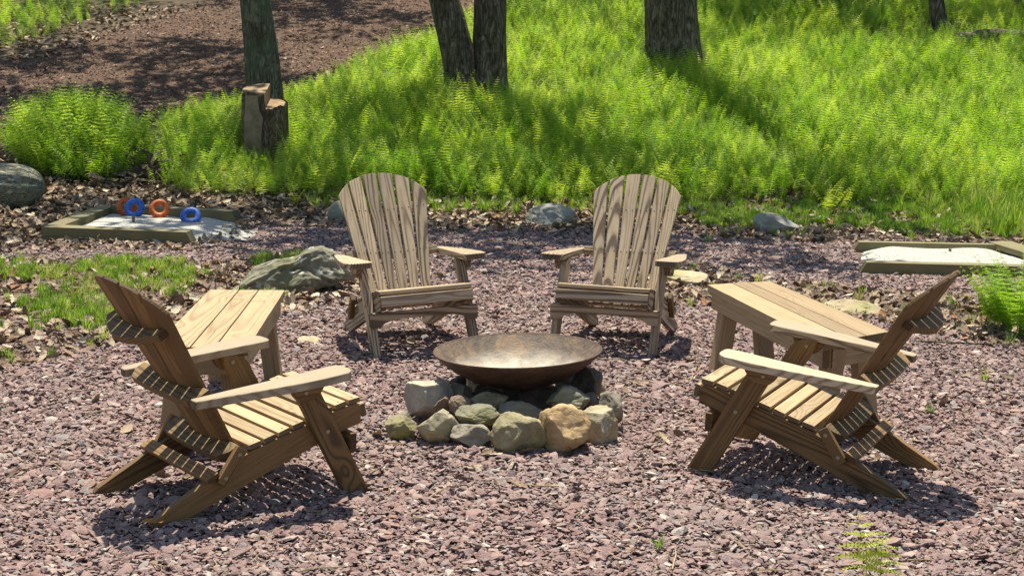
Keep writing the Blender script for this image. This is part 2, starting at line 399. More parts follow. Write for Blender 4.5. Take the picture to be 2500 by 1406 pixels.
def frond(bm, M, L=.5, npair=17, pl=.085, lean=.35, arch=.5, bare=.2, teeth=8, droop=.35, rnd=random, wid=.135):
    """one fern frond: a curved rachis with toothed pinnae"""
    def rach(t):
        a = lean * .5 + arch * t * t
        return Vector((L * (t * math.sin(lean * .6) + .5 * arch * t ** 2.6), 0, L * (t - .28 * arch * t ** 3)))
    prev = None; w = .0016 + .002 * L
    for i in range(9):
        t = i / 8; p = rach(t); ww = w * (1 - t * .8)
        cur = [bm.verts.new(M @ (p + Vector(d))) for d in ((0, ww, 0), (0, -ww, 0), (ww, 0, 0))]
        if prev:
            for a in range(3): bm.faces.new((prev[a], prev[(a + 1) % 3], cur[(a + 1) % 3], cur[a]))
        prev = cur
    for i in range(npair):
        t = bare + (1 - bare) * (i + .5) / npair; q = (t - bare) / (1 - bare)
        ln = pl * (min(1, .45 + q * 3.2) * (1 - q) ** .75 + .06) * rnd.uniform(.88, 1.1)
        p = rach(t); tan = (rach(min(1, t + .02)) - rach(t - .02)).normalized()
        for sgn in (1, -1):
            ang = rnd.uniform(.12, .35) + q * .3
            d = (Vector((0, sgn, 0)) * math.cos(ang) + tan * math.sin(ang)).normalized()
            tw_ = rnd.uniform(.15, .9); up = (Vector((1, 0, 0)) * (1 - tw_) + tan * tw_); up = (up - d * up.dot(d)).normalized()
            dz = Vector((.25, 0, -droop))
            def pt(s, o=0.0):
                return M @ (p + d * ln * s + dz * ln * s * s + up * o)
            hw = ln * wid + .0012
            core0 = bm.verts.new(pt(0)); last = core0
            nt = max(3, teeth if q < .7 else teeth // 2)
            for k in range(nt):
                s0 = k / nt; s1 = (k + .62) / nt; s2 = (k + 1) / nt
                hh = hw * (1 - s0 * .82) * (1.15 if k else .9)
                nxt = bm.verts.new(pt(s2)); 
                a = bm.verts.new(pt(s1 + .04, hh)); b = bm.verts.new(pt(s1 + .04, -hh))
                bm.faces.new((last, a, nxt)); bm.faces.new((last, nxt, b)); last = nxt

FERN = source('fern_source')
for k in range(8):
    bm = bmesh.new(); rr = random.Random(k)
    frond(bm, Matrix.Identity(4), 1.0, 14, rr.uniform(.165, .22), rr.uniform(.1, .4), rr.uniform(.15, .5), .22, 7, rr.uniform(.25, .6), rr, .155)
    link('frond_%d' % k, bm_mesh(bm, 'frond_%d' % k), M_FERN, col=FERN, smooth=False)

STUMP = (-2.66, 17.95)
TREES = [(-2.86, 19.4), (-.5, 20.75), (2.17, 22.5), (4.8, 27.2), (6.5, 25.6), (8.3, 27.5)]
def fern_pts(n, box, poly, hmin, hmax, dens=lambda x, y: 1):
    P, R, S = [], [], []
    for _ in range(n):
        x = random.uniform(*box[:2]); y = random.uniform(*box[2:])
        if not in_view(x, y, .5): continue
        d = edge_dist((x, y), poly)
        if d < 0 or random.random() > dens(x, y): continue
        pn = noise.noise(Vector((x * .9, y * .9, 7)))
        if random.random() < pn * .9 - .12: continue
        if (x - STUMP[0]) ** 2 + (y - STUMP[1]) ** 2 < .3 ** 2 or min((x - a) ** 2 + (y - b) ** 2 for a, b in TREES) < .2: continue
        if abs(x - STUMP[0] - .0) < .3 and STUMP[1] - 1.6 < y < STUMP[1]: k = .62
        else: k = 1
        h = random.uniform(hmin, hmax) * (1 + .35 * noise.noise(Vector((x * .6, y * .6, 2)))) * k * min(1, .62 + d * .8)
        P.append((x, y, hz(x, y) - .02)); S.append((h, h, h))
        R.append((random.gauss(0, .16), random.gauss(0, .16), random.random() * 6.28))
    return P, R, S
def dens(x, y):
    v = 1 if y < 20.5 else (.8 if y < 24 else .55)
    if y > 20.5 and x < .6: v *= .8
    return v
P, R, S = fern_pts(47000, (-4.3, 9.5, 15.8, 30.5), FERNS, .37, .58, dens)
scatter('fern_bed', P, R, S, rng.integers(0, 8, len(P)), FERN, label='thick bed of bright green ferns covering the hillside', kind='stuff')
P, R, S = fern_pts(3200, (-6, -3.4, 16.4, 19.6), CLUMP, .5, .8)
scatter('fern_clump', P, R, S, rng.integers(0, 8, len(P)), FERN, label='big bushy clump of ferns behind the log and the sand pit with rings', kind='stuff')
P, R, S = fern_pts(5200, (-11, -4.4, 22.8, 31), [(-11, 23.4), (-7.3, 23.3), (-6.7, 24.2), (-6.3, 25.6), (-5.8, 27), (-5.3, 31), (-11, 31)], .3, .55, lambda x, y: .55)
scatter('fern_patch', P, R, S, rng.integers(0, 8, len(P)), FERN, label='sparse ferns among dead leaves beyond the hill path at top left', kind='stuff')

# --- grass tufts
GR = source('grass_source')
for k in range(5):
    bm = bmesh.new()
    for _ in range(26):
        a = random.random() * 6.28; r0 = random.random() * .35; h = random.uniform(.5, 1.1); ln = random.uniform(.1, .6); w = random.uniform(.018, .035)
        b = Vector((math.cos(a) * r0, math.sin(a) * r0, 0)); d = Vector((math.cos(a + random.uniform(-1, 1)), math.sin(a + random.uniform(-1, 1)), 0)); s = Vector((-d.y, d.x, 0)) * w
        p = [bm.verts.new(b - s), bm.verts.new(b + s), bm.verts.new(b + d * ln * .3 + s * .8 + Vector((0, 0, h * .6))), bm.verts.new(b + d * ln * .3 - s * .8 + Vector((0, 0, h * .6))), bm.verts.new(b + d * ln + Vector((0, 0, h)))]
        bm.faces.new(p[:4]); bm.faces.new((p[3], p[2], p[4]))
    link('tuft_%d' % k, bm_mesh(bm, 'tuft_%d' % k), M_GRASS, col=GR, smooth=False)
P, S = [], []
def grass_density(x, y):
    a = edge_dist((x, y), GRASS_L)
    if a > -.05:
        v = noise.noise(Vector((x * 1.6, y * 1.6, 5))) + .12
        if y < 10.4: v -= .04
        if x > -2.2 and y < 12.2: v -= .45
        return max(0, min(.42, .06 + v * 1.1))
    if 14.35 < y < 16.6 and x > 1.7: return .75 * max(0, noise.noise(Vector((x * 1.5, y * 2, 9))) + .55 - (.5 if y < 14.9 else 0))
    if 15.6 < y < 16.5 and x > -2: return .25
    if edge_dist((x, y), LITTER_R) > -.2: return .02
    if edge_dist((x, y), PATIO) > 0: return .0003
    return 0
for _ in range(60000):
    y = random.uniform(5, 16.8); x = random.uniform(-1, 1) * (FX * y + .4)
    if random.random() > grass_density(x, y): continue
    s = random.uniform(.06, .125) * (1.0 if y > 15 else 1); P.append((x, y, hz(x, y) - .004)); S.append((s * .8, s * .8, s))
n = len(P)
scatter('grass', P, np.column_stack([rng.normal(0, .1, n), rng.normal(0, .1, n), rng.random(n) * 6.28]), S, rng.integers(0, 5, n), GR, label='short bright grass growing through the leaves', kind='stuff')
# tall grass at the right edge
P, S = [], []
for _ in range(170):
    x = random.gauss(4.75, .45); y = random.uniform(14.5, 16.4)
    s = random.uniform(.16, .30); P.append((x, y, hz(x, y) - .01)); S.append((s * .6, s * .6, s))
n = len(P)
scatter('tall_grass', P, np.column_stack([rng.normal(0, .12, n), rng.normal(0, .12, n), rng.random(n) * 6.28]), S, rng.integers(0, 5, n), GR, label='taller grass blades behind the right sand pit', kind='stuff')

# ------------------------------------------------------------------ single ferns
def fern_plant(name, x, y, specs, label, mat=M_FERN, npair=13, wid=.15):
    root = empty(name, Matrix.Translation((x, y, hz(x, y))), label=label, cat='fern')
    for (yaw, lean, L, pl, off) in specs:
        bm = bmesh.new(); M = Matrix.Translation((off[0], off[1], 0)) @ Matrix.Rotation(yaw, 4, 'Z')
        frond(bm, M, L, npair, pl, lean, random.uniform(.25, .6), .16, 7, .35, random, wid)
        link('frond', bm_mesh(bm, 'frond'), mat, root, smooth=False)
    return root
sp = []
for k in range(95):
    a = random.random() * 6.28; r0 = random.random() ** .5
    sp.append((a, random.uniform(.2, .8), random.uniform(.34, .58), random.uniform(.075, .10), (math.cos(a) * r0 * .2, math.sin(a) * r0 * .14)))
fern_plant('fern', 3.19, 10.35, sp, 'bright yellow green fern at the right edge beside the litter', M_FERNM, 13, .2)
fern_plant('fern', 1.275, 5.72, [(1.75, .15, .275, .12, (0, 0)), (1.3, .12, .20, .095, (.05, .01))], 'small pale fern poking up through the gravel at the bottom edge', M_FERNY, 6, .2)
fern_plant('fern', -2.072, 15.9, [(0, .7, .17, .05, (0, 0)), (2.2, .7, .15, .05, (0, 0)), (4.2, .8, .17, .05, (0, 0)), (5.2, .5, .15, .05, (0, 0))], 'tiny fern alone in the leaves in front of the fern bed', M_FERNY)
sp = [(random.random() * 6.28, random.uniform(.6, 1.0), random.uniform(.25, .42), .085, (random.uniform(-.12, .12), random.uniform(-.1, .1))) for _ in range(9)]
fern_plant('fern', 3.05, 16.0, sp, 'yellowish fern leaning out of the bed above the grey stone on the right', M_FERNY)

# ------------------------------------------------------------------ rocks
def rockmat(name, a, b, c, moss=None, lichen=None, scale=6., bump=.8):
    m = NT(name); tc = m.add('TexCoord').outputs['Object']; rnd = m.add('ObjectInfo').outputs['Random']
    p = m.vmath('ADD', tc, m.add('CombineXYZ', {0: m.math('MULTIPLY', rnd, 9.), 1: 0., 2: 0.}).outputs[0])
    n1 = m.noise(p, scale, 6, .65, .3); n2 = m.noise(p, scale * 5, 5, .7); n3 = m.noise(p, scale * .45, 2, .5)
    v = m.math('ADD', m.math('MULTIPLY', n1, .7), m.math('MULTIPLY', n2, .3))
    col = m.ramp(v, [(.34, a), (.5, b), (.66, c)])
    if moss: col = m.mix(m.mapr(n3, .48, .66, 0, .8), col, moss)
    if lichen:
        vo = m.add('TexVoronoi', {'Vector': m.vmath('ADD', p, m.vmath('MULTIPLY', m.add('TexNoise', {'Vector': p, 'Scale': 22.}).outputs[1], (.04, .04, .04))), 'Scale': 14.}, feature='F1')
        spot = m.math('MULTIPLY', m.mapr(vo.outputs['Distance'], .30, .36, 1, 0), m.mapr(m.add('SeparateXYZ', {0: vo.outputs['Color']}).outputs[0], .5, .55, 0, 1))
        col = m.mix(m.math('MULTIPLY', spot, .75), col, lichen)
    h = m.math('ADD', n1, m.math('MULTIPLY', n2, .4))
    return m.fin(col, .85, m.bump(h, bump, .02), spec=.25)
ROCK = dict(
    tan=rockmat('rock_tan', (.21, .135, .07), (.38, .26, .14), (.50, .38, .23), scale=9),
    olive=rockmat('rock_olive', (.13, .115, .07), (.25, .22, .135), (.36, .32, .20), moss=(.24, .215, .07), scale=10),
    grey=rockmat('rock_grey', (.12, .105, .085), (.21, .185, .15), (.31, .28, .23), scale=8),
    green=rockmat('rock_greygreen', (.12, .115, .085), (.21, .20, .155), (.33, .31, .25), moss=(.20, .185, .09), scale=9),
    dark=rockmat('rock_dark', (.07, .055, .045), (.125, .10, .08), (.20, .165, .135), scale=8),
    cream=rockmat('rock_cream', (.20, .17, .115), (.34, .295, .21), (.47, .42, .31), moss=(.29, .25, .11), scale=8),
    pale=rockmat('rock_pale', (.25, .225, .185), (.39, .36, .30), (.52, .49, .43), scale=7),
    brown=rockmat('rock_brown', (.13, .085, .06), (.21, .15, .11), (.29, .22, .17), scale=8),
    lichen=rockmat('rock_lichen', (.12, .115, .085), (.20, .19, .14), (.32, .30, .23), moss=(.17, .165, .095), lichen=(.50, .50, .45), scale=7, bump=1.),
    slate=rockmat('rock_slate', (.16, .165, .145), (.26, .265, .235), (.37, .37, .33), moss=(.22, .22, .14), scale=6),
    sand=rockmat('rock_sandstone', (.26, .205, .13), (.38, .31, .21), (.48, .41, .29), moss=(.30, .29, .13), scale=6),
)
def rock_mesh(name, w, d, h, seed, cuts=8, rough=.07, sub=4, prof=None, skew=0.0):
    rr = random.Random(seed); bm = bmesh.new(); bmesh.ops.create_icosphere(bm, subdivisions=sub, radius=1)
    pl = []
    for _ in range(cuts):
        n_ = Vector([rr.gauss(0, 1) for _ in range(3)]).normalized(); pl.append((n_, rr.uniform(.55, .82)))
    so = Vector((seed * 3.7, seed * 1.3, 0))
    for v in bm.verts:
        p = v.co.copy()
        for n_, dd in pl:
            k = p.dot(n_) - dd
            if k > 0: p -= n_ * k * .97
        q = p + so
        p *= 1 + rough * (noise.fractal(q * 1.7, 1.0, 2.0, 4)) - rough * 1.1 * max(0, .12 - abs(noise.noise(q * 1.3 + Vector((5, 5, 5))))) * 6 + rough * .4 * noise.noise(q * 6) + rough * .3 * noise.noise(q * 13)
        v.co = p
    mn = [min(v.co[i] for v in bm.verts) for i in range(3)]; mx = [max(v.co[i] for v in bm.verts) for i in range(3)]
    for v in bm.verts:
        c = Vector([((v.co[i] - mn[i]) / (mx[i] - mn[i]) - .5) * (w, d, h)[i] for i in range(3)])
        if prof:
            t = c.x / w + .5; lo, hi, dp = prof(t); zz = c.z / h + .5; c.z = h * (lo + (hi - lo) * zz) - h / 2; c.y *= dp
        c.x += skew * c.z
        v.co = c
    return bm_mesh(bm, name)
def rock(x, y, z, w, d, h, seed, mat, label, rot=(0, 0, 0), group=None, **kw):
    o = link('stone', rock_mesh('stone', w, d, h, seed, **kw), ROCK[mat], smooth=True)
    o.location = (x, y, z); o.rotation_euler = rot
    return tag(o, label=label, cat='stone', group=group)

G1 = 'stones piled under the fire bowl'
FS = [ # x y z w d h seed mat label rot skew cuts
    (.039, 7.42, .078, .245, .20, .19, 1, 'olive', 'large mossy olive stone at the front centre of the fire bowl pile', (.1, 0, .3), 9),
    (.252, 7.42, .100, .235, .20, .225, 2, 'tan', 'big golden tan stone at the front of the pile right of the mossy one', (0, .35, .2), 9),
    (-.175, 7.50, .050, .19, .16, .12, 3, 'grey', 'dark grey angular stone low in the front of the pile, under a flat one', (0, .05, 0), 8),
    (-.336, 7.52, .080, .195, .17, .165, 4, 'cream', 'rounded cream coloured stone at the front left of the pile', (0, .1, .3), 7),
    (-.498, 7.58, .055, .135, .13, .115, 5, 'olive', 'small yellowish stone at the left end of the pile', (0, -.3, 0), 6),
    (-.517, 7.75, .055, .13, .13, .08, 6, 'grey', 'grey stone behind the small yellowish one at the left end', (0, 0, 0), 6),
    (-.146, 7.60, .120, .205, .16, .10, 7, 'green', 'flat grey green stone lying on the dark angular one', (0, .08, 0), 6),
    (-.386, 7.93, .110, .225, .19, .215, 8, 'pale', 'pale angular boulder standing at the upper left of the pile', (0, -.35, .2), 9),
    (-.322, 7.75, .135, .068, .07, .066, 9, 'brown', 'very small brown stone wedged beside the pale boulder', (0, 0, 0), 6),
    (-.238, 7.72, .135, .102, .10, .10, 10, 'brown', 'smooth round brown stone near the pale boulder', (0, .3, 0), 5),
    (-.102, 7.75, .150, .170, .15, .095, 11, 'olive', 'olive stone under the left part of the bowl above the flat one', (0, .1, 0), 6),
    (.071, 7.68, .115, .235, .15, .105, 12, 'green', 'long dark mossy stone lying under the front of the bowl', (0, 0, 0), 7),
    (.279, 7.75, .170, .190, .17, .115, 13, 'green', 'rounded grey green stone right of the shadow under the bowl', (0, .25, 0), 6),
    (.418, 7.58, .080, .195, .17, .19, 14, 'cream', 'wedge shaped grey buff stone at the front right corner', (0, .75, .2), 8),
    (.477, 7.85, .100, .150, .15, .155, 15, 'grey', 'rough grey stone at the right end of the pile', (0, .7, .1), 9),
    (.366, 8.02, .170, .130, .15, .17, 16, 'dark', 'dark brown stone touching the right underside of the bowl', (0, .4, 0), 7),
    (.441, 8.20, .115, .060, .08, .08, 17, 'cream', 'small buff stone peeping out behind the dark brown one', (0, 0, 0), 5),
    (.109, 7.57, .085, .090, .09, .07, 18, 'grey', 'small grey stone in the gap behind the two biggest front stones', (0, 0, 0), 6),
    (.243, 7.68, .145, .090, .09, .07, 19, 'olive', 'small stone showing above the golden tan one', (0, 0, 0), 6),
    (-.235, 7.98, .140, .105, .12, .085, 20, 'grey', 'rough grey stone in the shade under the left side of the bowl', (0, 0, 0), 8),
    (-.262, 8.14, .135, .085, .12, .09, 21, 'dark', 'dark stone under the left rim of the bowl behind the pale boulder', (0, 0, 0), 7),
    (.387, 7.85, .120, .075, .10, .11, 22, 'dark', 'dark stone in the gap left of the rough grey end stone', (0, 0, 0), 7),
    (-.14, 8.05, .07, .26, .24, .145, 23, 'dark', 'dark supporting stone in the left of the hollow under the bowl', (0, 0, 0), 7),
    (.19, 8.08, .07, .28, .24, .145, 24, 'dark', 'dark supporting stone in the right of the hollow under the bowl', (0, 0, 0), 7),
    (.03, 8.33, .09, .32, .2, .18, 25, 'grey', 'grey stone behind the bowl at the back of the pile', (0, 0, 0), 7),
    (.33, 8.35, .08, .2, .2, .17, 26, 'grey', 'grey stone at the back right of the pile behind the bowl', (0, 0, 0), 7),
    (-.20, 8.38, .08, .2, .2, .17, 27, 'green', 'grey green stone at the back left of the pile behind the bowl', (0, 0, 0), 7),
]
for (x, y, z, w, d, h, sd, mt, lb, ro, cu) in FS:
    rock(x, y, z, w * 1.08, d * 1.08, h * 1.06, sd, mt, lb, ro, G1, cuts=cu + 4, sub=5)
# hidden inner fill of the pile
def lich(t):
    hi = np.interp(t, [0, .07, .2, .35, .52, .6, .72, .82, .93, 1], [.18, .30, .55, .70, .78, .92, 1.0, .95, .78, .6])
    lo = np.interp(t, [0, .2, .45, .6, .8, 1], [0, 0, -.15, .05, .1, .15]); return lo, hi, float(np.interp(t, [0, .5, 1], [.7, 1, .9]))
rock(-1.52, 11.55, .135, .88, .52, .41, 31, 'lichen', 'broad grey boulder spotted with lichen behind the left table', (0, 0, .05), cuts=9, rough=.14, sub=6, prof=lich)
rock(-1.57, 15.03, .07, .20, .2, .25, 32, 'slate', 'grey stone half hidden behind the back of the left rear chair', cuts=5)
rock(.34, 15.04, .08, .47, .32, .25, 33, 'slate', 'rounded grey stone on the gravel edge between the two rear chairs', (0, 0, .1), cuts=9, sub=5)
rock(.49, 14.86, .01, .16, .12, .06, 34, 'slate', 'small flat stone lying against the rounded grey stone', cuts=6)
rock(2.33, 14.78, .075, .42, .26, .22, 35, 'slate', 'angular grey stone at the edge of the ferns on the right', (0, .08, 0), cuts=12, sub=5)
rock(2.63, 14.68, .03, .17, .15, .12, 36, 'brown', 'small brown stone beside the angular grey one', cuts=7)
rock(1.27, 12.1, .01, .42, .35, .16, 37, 'sand', 'low pale stone with a mossy top behind the right rear chair', (0, .12, .2), cuts=8, sub=5)
rock(2.25, 10.98, .03, .44, .26, .12, 38, 'sand', 'long flat sandstone lying in the leaves behind the right table', (0, .05, -.15), cuts=6, sub=5)
rock(-1.19, 9.75, .002, .16, .16, .06, 39, 'sand', 'flat yellowish stone on the gravel beside the left rear chair', (.2, 0, .3), cuts=6)
rock(-4.02, 17.0, .25, .2, .2, .22, 40, 'slate', 'grey stone in the brush heap beside the fern clump', cuts=7)
rock(-2.13, 9.67, .005, .17, .06, .05, 41, 'grey', 'thin grey stone sliver by the left chair back', (0, 0, -.5), cuts=6)
rock(-.55, 26.2, 1.66, .55, .4, .3, 42, 'sand', 'pale stone on the hill seen between the twin trunks', cuts=8)

# ------------------------------------------------------------------ fire bowl
m = NT('rusty_iron'); tc = m.add('TexCoord').outputs['Object']
n1 = m.noise(tc, 5.5, 6, .7, .6); n2 = m.noise(tc, 42., 5, .75); n3 = m.noise(tc, 9., 4, .6)
c = m.ramp(m.math('ADD', m.math('MULTIPLY', n1, .6), m.math('MULTIPLY', n2, .4)), [(.36, (.035, .027, .023)), (.46, (.085, .060, .046)), (.55, (.16, .105, .068)), (.66, (.36, .205, .09))])
ash_glint = m.mapr(m.add('SeparateXYZ', {0: tc}).outputs[2], -.16, -.06, 1, 0)  # pale ash towards the bottom, with the sun's glint painted into it
ash_glint = m.math('MULTIPLY', ash_glint, m.mapr(n3, .3, .6, .4, 1))
c2 = m.mix(m.math('MULTIPLY', ash_glint, .95), c, (.66, .61, .52))
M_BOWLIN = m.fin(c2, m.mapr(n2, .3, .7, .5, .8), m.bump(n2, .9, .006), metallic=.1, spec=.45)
m = NT('dark_iron'); tc = m.add('TexCoord').outputs['Object']
n2 = m.noise(tc, 40., 5, .7); n1 = m.noise(tc, 5., 4, .6)
c = m.ramp(m.math('ADD', m.math('MULTIPLY', n1, .5), m.math('MULTIPLY', n2, .5)), [(.35, (.045, .028, .024)), (.5, (.085, .05, .04)), (.65, (.14, .085, .06))])
M_BOWLOUT = m.fin(c, .7, m.bump(n2, .5, .003), metallic=.3, spec=.4)
def lathe(name, prof, n=96, mats=()):
    bm = bmesh.new(); rings = []
    for r, z in prof:
        rings.append([bm.verts.new((r * math.cos(2 * math.pi * i / n), r * math.sin(2 * math.pi * i / n), z)) for i in range(n)] if r > 1e-5 else [bm.verts.new((0, 0, z))])
    for a, b in zip(rings, rings[1:]):
        for i in range(n):
            j = (i + 1) % n
            if len(a) == 1: bm.faces.new((a[0], b[j], b[i]))
            elif len(b) == 1: bm.faces.new((a[i], a[j], b[0]))
            else: bm.faces.new((a[i], a[j], b[j], b[i]))
    bmesh.ops.recalc_face_normals(bm, faces=bm.faces[:]); return bm_mesh(bm, name)
BM = Matrix.Translation((.033, 8.07, .335)) @ Matrix.Rotation(rad(-2.0), 4, 'Y')
bowl = empty('fire_bowl', BM, label='wide shallow rusty iron bowl resting on the pile of stones', cat='fire bowl')
def pz(r, R=.41, D=.178): return -D * (1 - (r / R) ** 2.25)
inner = [(0, pz(0))] + [(r, pz(r)) for r in np.linspace(.03, .40, 16)] + [(.407, -.003), (.409, 0)]
outer = [(.409, 0), (.4125, .001), (.4155, -.004)] + [(r + .006, pz(r) - .007) for r in np.linspace(.40, .03, 16)] + [(0, pz(0) - .008)]
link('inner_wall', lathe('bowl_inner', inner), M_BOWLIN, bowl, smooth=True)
link('outer_wall', lathe('bowl_outer', outer), M_BOWLOUT, bowl, smooth=True)

# ------------------------------------------------------------------ adirondack chairs
NV = Vector((-.874, 0, -.486)); UV = Vector((-.486, 0, .874)); B0 = Vector((.081, 0, .306))
def halfw(s): return .200 + .132 * max(s, -.1)
def bulge(s, w): return (.030 + .045 * max(0, s)) * max(0, 1 - (w / halfw(s)) ** 2)
def backpt(s, w, off=0.0): return B0 + UV * s + NV * (bulge(s, w) + off) + Vector((0, w, 0))
def s_top(w):
    R_ = .317; sc = .77 - R_; return sc + math.sqrt(max(0, R_ * R_ - w * w))
def seat_top(x): return float(np.interp(x, [.10, .2, .3, .4, .5, .58, .64], [.272, .295, .323, .352, .382, .402, .409]))
BOLT = None
def bolt(parent, p, side):
    global BOLT
    if BOLT is None:
        bm = bmesh.new(); bmesh.ops.create_uvsphere(bm, u_segments=12, v_segments=6, radius=.0105)
        for v in bm.verts: v.co.y *= .45
        BOLT = bm_mesh(bm, 'bolt')
    return link('bolt', BOLT, M_BOLT, parent, Matrix.Translation((p[0], p[1] * side, p[2])), smooth=True)

def xz_prism(name, pts, y0, y1, grain, mat, parent, bev=.004):
    """outline in chair x-z, thickness from y0 to y1, grain along angle"""
    cx = sum(p[0] for p in pts) / len(pts); cz = sum(p[1] for p in pts) / len(pts)
    M = frame((cx, (y0 + y1) / 2, cz), (math.cos(grain), 0, math.sin(grain)), (-math.sin(grain), 0, math.cos(grain)))
    c, s = math.cos(grain), math.sin(grain)
    loc = [((x - cx) * c + (z - cz) * s, -(x - cx) * s + (z - cz) * c) for x, z in pts]
    return link(name, prism_mesh(name, loc, abs(y1 - y0), bev), mat, parent, M)

def make_chair(X, Y, th, e, label, far):
    WA = M_WOODF if far else M_WOODL; WS = M_WOODF if far else M_WOODS; WL = M_WOODF if far else M_WOODW; WB = M_WOODF if far else M_WOODW
    WD = M_WOODF if far else M_WOODD; WR = M_WOODW
    M = Matrix.Translation((X, Y, e[2])) @ Matrix.Rotation(th, 4, 'Z') @ Matrix.Rotation(e[0], 4, 'Y') @ Matrix.Rotation(-e[1], 4, 'X')
    root = empty('adirondack_chair', M, label=label, cat='chair', group='wooden adirondack chairs round the fire bowl')
    for sd in (-1, 1):
        top = [(.655, .372), (.62, .383), (.55, .371), (.45, .342), (.35, .312), (.25, .284), (.15, .256), (.07, .219), (0, .182), (-.02, .170), (-.10, .132), (-.275, .040)]
        bot = [(-.290, .022), (-.282, 0), (-.205, -.002), (-.1, .034), (0, .072), (.15, .128), (.3, .183), (.45, .236), (.58, .279), (.655, .298)]
        xz_prism('stringer', top + bot, .238 * sd, .272 * sd, rad(20), WL, root)
        # front leg
        ax = -.53
        def lx(z): return .628 + ax * z
        pts = [(lx(0) + .056, 0), (lx(.47) + .056, .47), (lx(.5) + .045, .5), (lx(.51) + .02, .511), (lx(.511) - .045, .511), (lx(.48) - .056, .48), (lx(0) - .056, 0)]
        xz_prism('front_leg', pts, .2755 * sd, .312 * sd, math.atan2(1, ax), WL, root)
        # gusset
        g = rounded([(.282, .506), (.436, .516), (.436, .497), (.405, .450), (.325, .440), (.298, .470)], .02, 3)
        xz_prism('arm_bracket', g, .3125 * sd, .346 * sd, rad(3), WL, root)
        # arm
        a0 = Vector((-.13, 0, .488)); a1 = Vector((.545, 0, .543)); d = (a1 - a0); Ln = d.length
        out = [(0, .288), (.42, .278), (.60, .270), (Ln, .272), (Ln, .372), (Ln - .03, .412), (.50, .418), (.30, .392), (0, .338)]
        out = rounded(out, [.012, 0.05, .05, .05, .04, .05, .12, .1, .015], 5)
        Ma = frame(a0, d, (0, 1, 0))
        pts = [(x, y * sd) for x, y in out]
        if sd < 0: pts = pts[::-1]
        link('arm', prism_mesh('arm', pts, .034, .006, 3), WA, root, Ma)
        # folding link
        p0 = Vector((.077, 0, .256)); p1 = Vector((.017, 0, .169)); dl = (p1 - p0).normalized()
        L = .165; c = (p0 + p1) / 2
        Mx = frame((c.x, .2875 * sd, c.z), dl, (0, 1, 0))
        link('link', box_mesh('link', L, .028, .048, .006), WR, root, Mx)
        for p in ((p0.x, .302, p0.z), (p1.x, .302, p1.z), (.471, .313, .296), (.349, .347, .480), (-.092, .3385, .4895)): bolt(root, p, sd)
        bolt(root, (.357, .275, .482), sd)
    # seat slats
    for k in range(8):
        x = .622 - .0655 * k; z0, z1 = seat_top(x - .02), seat_top(x + .02); sl = math.atan2(z1 - z0, .04)
        Mx = frame((x, 0, seat_top(x) - .0115), (0, 1, 0), (-math.cos(sl), 0, -math.sin(sl)))
        hwid = .272 if x > .13 else .235
        link('seat_slat', box_mesh('seat_slat', hwid * 2, .054, .0225, .005, jitter=.0012), WS, root, Mx)
    Mx = frame((.668, 0, .352), (0, 1, 0), (math.sin(rad(12)), 0, -math.cos(rad(12))))
    link('front_slat', box_mesh('front_slat', .544, .058, .022, .005), WS, root, Mx)
    # arched apron
    ap = [(-.322, .276), (.322, .276), (.322, .190), (.258, .190), (.238, .212), (.17, .232), (-.17, .232), (-.238, .212), (-.258, .190), (-.322, .190)]
    ap = rounded(ap, [.008, .008, .02, .02, .02, .05, .05, .02, .02, .02], 4)
    link('apron', prism_mesh('apron', [(y, z - .23) for y, z in ap], .028, .005), WL, root, frame((.590, 0, .23), (0, 1, 0), (0, 0, 1)))
    # back slats
    n = 6; gap = .0135
    for i in range(n):
        bm = bmesh.new(); rows = 8; A = []
        ic = (i + .5) / n * 2 - 1; wc = ic * halfw(.35)
        nl = (NV + Vector((0, 1, 0)) * (2 * wc * (.05) / halfw(.35) ** 2)).normalized()
        yv = Vector((0, 1, 0)); yv = (yv - nl * yv.dot(nl)).normalized(); xv = yv.cross(nl) * -1
        if xv.z < 0: xv = -xv
        c0 = backpt(.33, wc); Mf = frame(c0, xv, yv); inv = Mf.inverted(); zl = Mf.to_3x3() @ Vector((0, 0, 1))
        gr = {}
        tj = random.uniform(-.002, .002)
        for r_ in range(rows + 1):
            for q in range(5):
                wq = q / 4
                def wof(s):
                    hw = halfw(s); a = -hw + 2 * hw * i / n + gap / 2; b = -hw + 2 * hw * (i + 1) / n - gap / 2
                    return a + (b - a) * wq
                s = .6
                for _ in range(4): s = s_top(wof(s)) + tj
                w_ = wof(s); st = s if r_ == rows else -.105 + (s + .105) * r_ / rows
                w_ = wof(st)
                for lay, off in ((0, 0), (1, -.0165)):
                    # slat is flat across: use the chord between its edges
                    hw = halfw(st); a = -hw + 2 * hw * i / n + gap / 2; b = -hw + 2 * hw * (i + 1) / n - gap / 2
                    bb = bulge(st, a) * (1 - wq) + bulge(st, b) * wq
                    p = B0 + UV * st + NV * (bb + off) + Vector((0, w_, 0))
                    gr[r_, q, lay] = bm.verts.new(inv @ p)
        for r_ in range(rows):
            for q in range(4):
                bm.faces.new((gr[r_, q, 0], gr[r_, q + 1, 0], gr[r_ + 1, q + 1, 0], gr[r_ + 1, q, 0]))
                bm.faces.new((gr[r_, q, 1], gr[r_ + 1, q, 1], gr[r_ + 1, q + 1, 1], gr[r_, q + 1, 1]))
            bm.faces.new((gr[r_, 0, 0], gr[r_ + 1, 0, 0], gr[r_ + 1, 0, 1], gr[r_, 0, 1])); bm.faces.new((gr[r_, 4, 0], gr[r_, 4, 1], gr[r_ + 1, 4, 1], gr[r_ + 1, 4, 0]))
